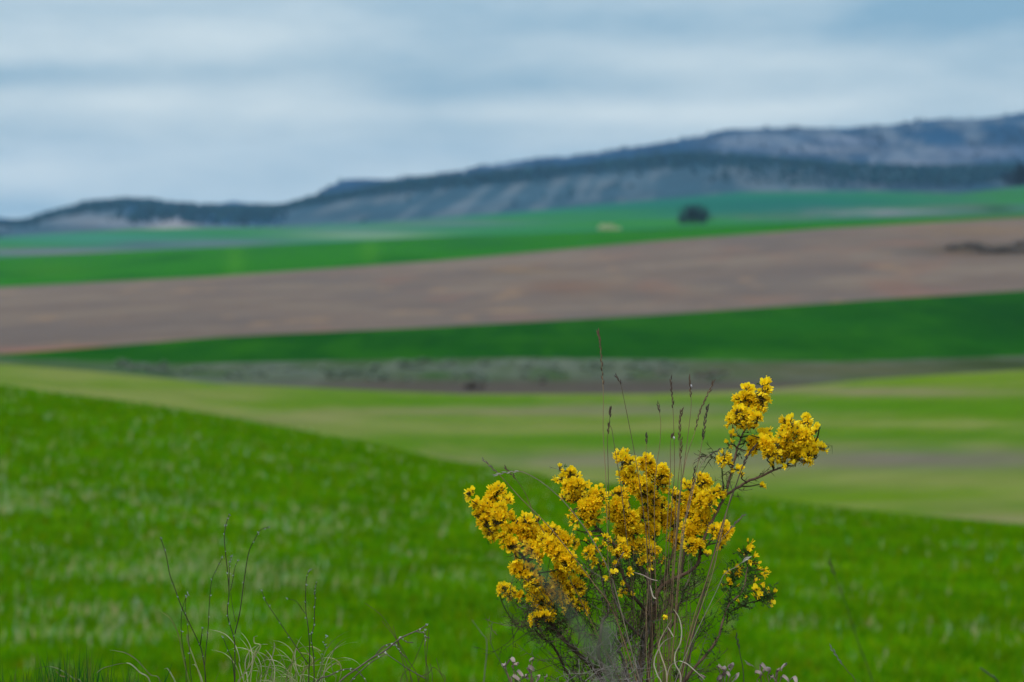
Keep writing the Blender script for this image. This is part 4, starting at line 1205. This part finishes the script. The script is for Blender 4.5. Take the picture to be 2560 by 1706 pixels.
stalk(tus, [(1868, 1396), (1840, 1418), (1812, 1435), (1790, 1480), (1690, 1700), (1672, 1860)], .14, -.11, .5, col=alb((150, 152, 130)), hcol=alb((168, 172, 158)), wid=1.0)
for k in range(24):
    x0 = random.gauss(1668, 30); y0 = random.uniform(1360, 1580); lean = (x0 - 1665) * .25
    stalk(tus, [(x0 + lean + random.gauss(0, 14), y0), (x0 + lean * .6, (y0 + 1700) / 2), (x0 - lean * .1, 1700), (1660 + random.gauss(0, 12), 1868)], 0, -.05 + random.gauss(0, .025), random.uniform(.25, .45))
def blade(parent, pts, w, col, d=-.1, name='blade', side=(1, .3, 0)):
    P = spline([bp(x, y, d) for x, y in pts], len(pts) * 6)
    mb = MB(); n = len(P)
    mb.ribbon(P, [w * min(1, .35 + 3 * k / n) for k in range(n)], side, 0, col)
    return mb.build(name, M_STRAW, parent)
WHT = alb((196, 194, 172))
blade(tus, [(1684, 1523), (1698, 1546), (1704, 1578), (1700, 1609), (1688, 1634), (1688, 1660), (1702, 1695), (1690, 1780), (1665, 1860)], .0015, WHT, -.12)
blade(tus, [(1680, 1548), (1658, 1584), (1647, 1613), (1654, 1643), (1663, 1670), (1667, 1704), (1665, 1860)], .0015, alb((186, 178, 150)), -.13)
blade(tus, [(1692, 1590), (1661, 1603), (1642, 1632), (1635, 1660), (1644, 1689), (1655, 1720), (1660, 1860)], .0015, WHT, -.125)
blade(tus, [(1625, 1463), (1629, 1478), (1633, 1492), (1640, 1497)], .0016, WHT, -.1)
blade(tus, [(1669, 1567), (1676, 1578), (1684, 1592)], .0013, WHT, -.11)
blade(tus, [(1585, 1431), (1608, 1438), (1627, 1448), (1644, 1452)], .0014, alb((160, 150, 132)), -.1)
blade(tus, [(1762, 1700), (1735, 1675), (1712, 1657), (1690, 1656), (1668, 1690), (1660, 1860)], .0012, WHT, -.1)
# two small pale seed husks caught on the stalks
for x, y in ((1727, 961), (1684, 1091)):
    hb = MB(); p = bp(x, y, -.07 if y < 1000 else -.06)
    hb.blob(p, unit(np.array([.25, -.2, -1.0])), .0048, .0014, 0, alb((205, 210, 215)))
    o = hb.build('seed_husk', M_STRAW, tus)

# ------------------------------------------------------------------ dry weeds and grasses at the left
Z5 = zz(340, 1250, 3.4375); Z6 = zz(740, 1250, 3.438)
WEED = alb((66, 62, 52)); BUD = alb((150, 166, 160))
def weed(name, foot, stems, label, cat, d=0.0, r=.75, buds=(9, 12), col=WEED, budcol=BUD):
    f = bp(foot[0], foot[1], d); f[2] = -.67
    t = empty(name, f, label, cat)
    for fn, pts, rad, nb in stems:
        Q = [fn(*p) for p in pts]
        P = spline([bp(x, y, d + random.gauss(0, .004)) for x, y in Q], len(Q) * 5)
        if P[0, 2] < P[-1, 2]: P = P[::-1]
        mb = MB(); mb.tube(P, np.linspace(.6, 1.1, len(P)) * rad * r / 1000, 5, 0, col * random.uniform(.85, 1.2))
        s = mb.build('stem', M_TWIG, t)
        bb = MB()
        for k in range(nb):
            i = int(min(len(P) - 2, (k / max(nb, 1)) ** 1.15 * len(P) * .85)); tt = unit(P[i] - P[i + 1])
            for q in range(random.choice((1, 1, 2, 3)) if k else 3):
                bb.blob(P[i], unit(tt + rng.normal(0, .7, 3)), random.uniform(.0020, .0036), random.uniform(.0006, .0010), 0, budcol * random.uniform(.7, 1.1))
        if nb: bb.build('bud', M_STRAW, s, smooth=False)
    return t
root = lambda x, y: (lambda *_: (x, y))
weed('dry_weed', Z5(850, 1900), [
    (Z5, [(800, 130), (770, 230), (760, 350), (785, 600), (800, 800), (785, 950), (800, 1050), (845, 1200), (850, 1350), (850, 1620), (850, 1950)], 1.0, 12),
    (Z5, [(1140, 235), (1070, 260), (1020, 340), (970, 450), (935, 650), (895, 950), (850, 1150)], .85, 6),
    (Z5, [(875, 525), (848, 590), (830, 700), (812, 780)], .6, 3), (Z5, [(820, 490), (803, 570), (802, 680), (800, 740)], .6, 6),
    (Z5, [(855, 1050), (830, 920), (815, 800)], .5, 0), (Z5, [(745, 1175), (790, 1290), (830, 1390), (850, 1600)], .8, 2)],
    'tallest dry weed at left with a forked dark stem and tiny pale buds', 'weed', .0)
weed('dry_weed', Z5(600, 1900), [
    (Z5, [(210, 330), (230, 380), (260, 480), (290, 640), (330, 750), (380, 890), (440, 1020), (540, 1230), (570, 1320), (595, 1500), (600, 1700), (605, 1950)], 1.0, 9),
    (Z5, [(570, 1110), (562, 1180), (552, 1245)], .9, 2),
    (Z5, [(740, 500), (690, 600), (650, 700), (630, 900), (620, 1100), (600, 1300), (590, 1420)], .7, 7),
    (Z5, [(445, 810), (425, 850), (395, 960), (388, 1100), (400, 1250), (430, 1430), (445, 1600), (600, 1940)], .7, 5),
    (Z5, [(430, 830), (425, 940), (445, 1100), (460, 1300), (480, 1560), (600, 1950)], .6, 4)],
    'dry weed leaning left, leftmost of the dark budded weeds', 'weed', .01)
weed('dry_weed', Z6(130, 1900), [
    (Z6, [(120, 605), (95, 650), (85, 740), (85, 950), (105, 1100), (118, 1300), (110, 1550), (125, 1950)], .9, 8),
    (Z6, [(175, 715), (160, 790), (165, 850), (158, 960), (155, 1080), (130, 1180), (150, 1330), (155, 1550), (130, 1950)], .9, 11),
    (Z6, [(-68, 850), (0, 872), (60, 950), (90, 985)], .6, 1),
    (Z5, [(1080, 785), (1120, 880), (1200, 1000), (1300, 1150), (1375, 1260), (1480, 1410)], .8, 5),
    (Z6, [(260, 1170), (240, 1230), (255, 1260), (225, 1340), (210, 1480), (140, 1900)], .4, 7)],
    'dry weed with two upright budded stems just left of the fallen twig', 'weed', -.005)
# fallen dead twig
fb = bp(860, 1860); fb[2] = -.67
weed('dead_branch', (855, 1860), [
    (Z6, [(1130, 1070), (1080, 1105), (1030, 1130), (900, 1190), (760, 1300), (670, 1350), (540, 1440), (380, 1560), (250, 1750), (150, 1980)], 1.5, 4),
    (Z6, [(1110, 1125), (1075, 1140), (1030, 1130)], .9, 2), (Z6, [(1148, 1186), (1118, 1180), (1100, 1145), (1075, 1138)], .9, 3), (Z6, [(1106, 1255), (1110, 1215), (1117, 1180)], .8, 3),
    (Z6, [(1005, 1226), (950, 1222), (910, 1195)], .8, 3), (Z6, [(880, 1275), (845, 1240), (800, 1240), (740, 1270), (670, 1350)], .9, 4), (Z6, [(950, 1358), (900, 1310), (850, 1245)], .8, 3), (Z6, [(885, 1240), (880, 1200), (905, 1182)], .7, 2),
    (Z6, [(770, 1325), (640, 1400), (470, 1560), (300, 1800)], 1.1, 4), (Z6, [(610, 1575), (560, 1500), (510, 1460), (440, 1455), (370, 1470), (280, 1515), (180, 1560), (60, 1800)], 1.1, 8),
    (Z6, [(1120, 1540), (960, 1450), (860, 1380), (770, 1320)], .9, 1)],
    'grey dead twig lying aslant with a forked crooked tip', 'twig', -.02, .8, col=alb((104, 98, 88)), budcol=alb((190, 196, 192)))
# grass stalks crossing the twig
gs = bp(1060, 1860, .03); gs[2] = -.67
gst = empty('dry_grass', gs, 'thin brown grass stalks crossing the fallen dead twig', 'grass')
for pts in ([(590, 885), (740, 1000), (850, 1170), (960, 1370), (1050, 1540), (1100, 1950)], [(740, 1040), (860, 1200), (930, 1370), (1000, 1560), (1080, 1950)], [(1145, 1110), (1128, 1280), (1120, 1400), (1135, 1500), (1110, 1950)],
            [(1108, 1190), (1110, 1330), (1118, 1480), (1100, 1950)], [(835, 1085), (860, 1180), (920, 1400), (960, 1560), (1080, 1950)], [(1120, 1130), (1010, 1400), (900, 1568), (1000, 1950)],
            [(970, 1420), (990, 1560), (1070, 1950)], [(1155, 1410), (1170, 1560), (1120, 1950)], [(1205, 1360), (1240, 1480), (1280, 1568), (1150, 1950)], [(1280, 1568), (1240, 1490), (1180, 1440), (1140, 1490), (1050, 1570), (1090, 1950)]):
    stalk(gst, [Z6(*p) for p in pts], 0, .03, .5, col=alb((92, 90, 56)) * random.uniform(.8, 1.2))

# curly pale tussock
ct = bp(690, 1870, .02); ct[2] = -.67
curl = empty('curly_tussock', ct, 'pale tussock of curled withered grass blades between the dry weeds', 'grass tussock')
def curl_blade(px, py, L, w, col, d, parent, turn=None):
    p = bp(px, py, d); a = random.gauss(PI / 2, .45); k = (random.choice((-1, 1)) * random.uniform(18, 48) if turn is None else turn)
    pts = [bp(ct_px + (px - ct_px) * .5, 1865, d * .5), p * .5 + bp(ct_px + (px - ct_px) * .5, 1865, d * .5) * .5 + [random.gauss(0, .006), 0, 0], p]
    q = p.copy(); n = 12; kk = k * .3
    for i in range(n):
        a += kk * L / n; kk += (k - kk) * .28
        q = q + np.array([math.cos(a), random.gauss(0, .15), math.sin(a)]) * L / n; pts.append(q)
    P = spline(pts, 40); mb = MB()
    mb.ribbon(P, [w * min(1, .3 + 2.2 * (39 - i) / 39) for i in range(40)], (.9, .4, .1), 0, col)
    return mb.build('blade', M_STRAW, parent)
ct_px = 690
for k in range(44):
    x = random.gauss(700, 66); y = 1724 - abs(random.gauss(0, 28)) + abs(x - 690) * .12
    curl_blade(x, y, random.uniform(.035, .085), random.uniform(.0008, .0013), random.choice((alb((176, 182, 146)), alb((150, 164, 112)), alb((190, 190, 160)), alb((120, 140, 84)))), random.gauss(.02, .03), curl)
for pts, c_ in (([(435, 1210), (440, 1155), (455, 1250), (500, 1370), (560, 1560), (640, 1950)], (140, 160, 100)), ([(240, 1455), (270, 1450), (310, 1510), (350, 1600), (480, 1950)], (150, 170, 130)),
                ([(480, 1420), (510, 1420), (550, 1500), (580, 1600), (660, 1950)], (160, 176, 130)), ([(1075, 1240), (1030, 1290), (990, 1400), (930, 1490), (880, 1600), (900, 1950)], (170, 178, 130)),
                ([(1050, 1170), (1015, 1180), (1020, 1230), (1070, 1260), (1000, 1420), (950, 1950)], (150, 164, 110)), ([(1185, 1222), (1190, 1260), (1170, 1350), (1120, 1500), (1000, 1950)], (150, 166, 120)),
                ([(170, 975), (240, 975), (310, 1040), (370, 1180), (420, 1420), (560, 1950)], (110, 134, 60))):
    P = [Z5(*p) for p in pts]
    blade(curl, P, .0017, alb(c_), .02)
for pts in ([(0, 1290), (70, 1262), (150, 1265), (215, 1300)], [(235, 1500), (280, 1440), (340, 1410), (385, 1420)], [(370, 1555), (390, 1470), (370, 1400), (300, 1360), (200, 1370), (130, 1420), (60, 1480), (-60, 1900)],
            [(0, 1510), (90, 1450), (145, 1385), (110, 1330), (40, 1315), (-20, 1325), (-100, 1900)], [(340, 1405), (200, 1420), (60, 1432), (-60, 1450), (-130, 1900)]):
    blade(curl, [Z6(*p) for p in pts], .0016, alb((150, 160, 100)), .015)

# ------------------------------------------------------------------ green and dry blades on the lip of the bank
gb = MB()
def lip_blade(x, ytip, lean, w, col, d):
    f = bp(x, 1870, d); f[2] = -.68; tip = bp(x + lean, ytip, d); m_ = bp(x + lean * .3, (ytip + 1870) / 2, d)
    gb.ribbon(spline([f, m_, tip], 7), [w, w, w * .95, w * .85, w * .6, w * .35, w * .06], (1, random.gauss(0, .5), 0), 0, col)
for k in range(210):
    x = random.uniform(-30, 400) if k % 3 else random.gauss(190, 60)
    y = 1706 - abs(random.gauss(0, 32)) - 30 * math.exp(-((x - 190) / 90) ** 2)
    lip_blade(x, max(1608, y), random.gauss(0, 26), random.uniform(.0014, .0026), random.choice((alb((50, 108, 36)), alb((62, 120, 40)), alb((44, 98, 44)), alb((100, 124, 54)))), random.gauss(.0, .05))
for k in range(70):
    x = random.uniform(380, 1300); y = 1735 - abs(random.gauss(0, 30))
    lip_blade(x, y, random.gauss(0, 30), random.uniform(.001, .0018), random.choice((alb((60, 92, 36)), alb((88, 100, 50)), alb((120, 116, 76)))), random.gauss(.0, .06))
for k in range(50):
    x = random.uniform(1720, 2600); y = 1745 - abs(random.gauss(0, 22))
    lip_blade(x, y, random.gauss(0, 30), random.uniform(.001, .0018), random.choice((alb((60, 92, 36)), alb((88, 100, 50)))), random.gauss(.0, .06))
tag(gb.build('grass', M_GRASS, None), 'dark green grass blades on the lip of the bank along the bottom edge', 'grass', None, 'stuff')
gl = bp(300, 1870); gl[2] = -.67
arch = empty('dry_grass', gl, 'pale dry blades arching over the dark green grass at bottom left', 'grass')
Z7 = zz(0, 1250, 3.4375)
for pts, c_ in (([(830, 1490), (880, 1450), (960, 1425), (1050, 1405), (1120, 1410), (1200, 1480), (1290, 1568), (1330, 1950)], (150, 160, 128)), ([(940, 1290), (1010, 1300), (1090, 1320), (1180, 1380), (1290, 1500), (1375, 1560), (1380, 1950)], (96, 112, 64)),
                ([(300, 1455), (380, 1435), (470, 1440), (570, 1490), (640, 1540), (700, 1580), (760, 1950)], (104, 124, 74)), ([(480, 1470), (520, 1510), (590, 1568), (700, 1950)], (110, 110, 70))):
    blade(arch, [Z7(*p) for p in pts], .0017, alb(c_), -.03)

# ------------------------------------------------------------------ withered plants with pale curled leaves
WITH = alb((176, 166, 158))
def withered(foot, spots, label, d):
    f = bp(foot, 1868, d); f[2] = -.67
    t = empty('withered_plant', f, label, 'plant')
    sm = MB()
    for (x, y, tx, ty) in spots:
        P = spline([f, bp((foot + x) / 2 + random.gauss(0, 6), 1760, d), bp(x, y, d)], 9)
        sm.tube(P, np.linspace(1.3, .7, 9) / 1000, 5, 0, alb((130, 112, 98)) * random.uniform(.8, 1.1))
    sm.build('stem', M_TWIG, t)
    for (x, y, tx, ty) in spots:
        p0, p1 = bp(x, y, d), bp(tx, ty, d - .01)
        m_ = (p0 + p1) / 2 + np.array([random.gauss(0, .004), random.gauss(0, .005), random.uniform(.003, .009)])
        P = spline([p0, m_, p1, p1 + np.array([random.gauss(0, .003), .004, -.004])], 10)
        mb = MB(); L = np.linalg.norm(p1 - p0)
        w = [max(.0012, min(.0062, L * .42) * math.sin(PI * (i + .6) / 10.2)) for i in range(10)]
        mb.ribbon(P, w, (.5, .7, .3), 0, WITH * random.uniform(.8, 1.15), fold=.45)
        mb.build('leaf', M_STRAW, t)
    return t
withered(1310, [(1262, 1668, 1284, 1655), (1266, 1678, 1258, 1664), (1284, 1672, 1296, 1660), (1290, 1680, 1306, 1690), (1330, 1690, 1332, 1672), (1335, 1694, 1345, 1702), (1362, 1704, 1364, 1692), (1330, 1655, 1326, 1652), (1300, 1700, 1316, 1692), (1280, 1706, 1296, 1698)],
         'withered plant with pale curled leaves left of the bush foot', -.03)
withered(1800, [(1800, 1690, 1806, 1672), (1806, 1694, 1824, 1690), (1822, 1684, 1823, 1668), (1830, 1694, 1838, 1700), (1756, 1704, 1762, 1694), (1812, 1702, 1796, 1698), (1800, 1680, 1810, 1676)],
         'withered plant with pale curled leaves just right of the bush foot', -.03)
withered(1930, [(1892, 1700, 1891, 1680), (1900, 1682, 1914, 1672), (1918, 1690, 1910, 1676), (1938, 1694, 1946, 1674), (1944, 1680, 1955, 1672), (1950, 1704, 1968, 1698), (1970, 1704, 1990, 1706), (1940, 1704, 1930, 1694)],
         'withered plant with pale curled leaves, farthest right along the bottom edge', -.02)

# ------------------------------------------------------------------ single stalks standing apart
def lone(pts, label, d, r, head, col, hcol, dd=0.0):
    f = bp(pts[-1][0], pts[-1][1], d + dd); f[2] = -.67
    t = empty('grass_stalk', f, label, 'grass stalk')
    stalk(t, pts, head, d, r, col, hcol, dd=dd)
lone([(1841, 1593), (1851, 1640), (1859, 1692), (1866, 1868)], 'short dark grass stalk right of the bush, below its right sprig', -.02, .6, .32, alb((84, 88, 70)), alb((84, 86, 80)))
lone([(2075, 1408), (2095, 1460), (2118, 1520), (2145, 1605), (2182, 1706), (2225, 1868)], 'tall blurred dark stalk leaning in the field at lower right', -1.0, .45, .18, alb((72, 92, 44)), alb((84, 92, 60)), .05)
lone([(2079, 1622), (2100, 1653), (2122, 1682), (2140, 1706), (2210, 1868)], 'short stalk with a pale speck at bottom right, near the tall blurred stalk', -.05, .5, .4, alb((96, 104, 66)), alb((112, 118, 118)))
lone([(1868, 1658), (1885, 1668), (1900, 1684), (1915, 1706), (1950, 1868)], 'thin bent stalk between the two right withered plants', -.02, .4, .3, alb((110, 116, 90)), alb((150, 156, 140)))
lone([(2450, 1670), (2475, 1688), (2500, 1712), (2600, 1868)], 'blurred grey-green stalk at the bottom right corner', -.8, .9, 0, alb((96, 110, 90)), None, .1)
lone([(1180, 1550), (1205, 1585), (1216, 1600), (1216, 1640), (1210, 1706), (1205, 1868)], 'faint blurred stalk in the gap between the fallen twig and the bush', -.55, .6, 0, alb((110, 122, 96)), None)
lone([(1230, 1560), (1228, 1610), (1260, 1672), (1275, 1720), (1290, 1868)], 'faint dark stalk just left of the bush, beside the blurred one', -.35, .5, 0, alb((84, 92, 66)), None)

# a grass blade close to the camera, far out of focus in front of the bush
nb_ = MB()
P = spline([at(1300, 1365, 1.08), at(1372, 1462, 1.085), at(1432, 1545, 1.09), at(1490, 1650, 1.09), at(1530, 1760, 1.09), np.array([.052, 1.12, -.664])], 30)
nb_.tube(P, np.interp(np.linspace(0, 1, 30), [0, .2, .5, 1], [.0006, .0011, .0014, .0015]), 8, 0, alb((104, 118, 98)))
tag(nb_.build('tall_grass', M_STRAW, None), 'blurred pale grass blade hanging in front of the left side of the bush', 'grass blade')

# ------------------------------------------------------------------ haze
zt = max(float(s.P[..., 2].max()) for s in strips.values()) + 40
zb = min(float(s.P[..., 2].min()) for s in strips.values()) - 1.2
zb = min(zb, -33.5)
hx, y0, y1 = 3900, -30, 8400
hv = [(sx * hx, yv, zv) for zv in (zb, zt) for sx, yv in ((-1, y0), (1, y0), (1, y1), (-1, y1))]
m, n, l = new_mat('haze_air')
out = n.new('ShaderNodeOutputMaterial'); pv = n.new('ShaderNodeVolumePrincipled')
pv.inputs['Density'].default_value = HAZE_S
pv.inputs['Color'].default_value = (0.42, 0.68, 0.96, 1)
pv.inputs['Density Attribute'].default_value = ''
pv.inputs['Temperature Attribute'].default_value = ''
l.new(pv.outputs[0], out.inputs['Volume'])
ho = link_mesh('haze', hv, [(3, 2, 1, 0), (4, 5, 6, 7), (0, 1, 5, 4), (1, 2, 6, 5), (2, 3, 7, 6), (3, 0, 4, 7)], m, None, None, smooth=False)
tag(ho, kind='stuff')
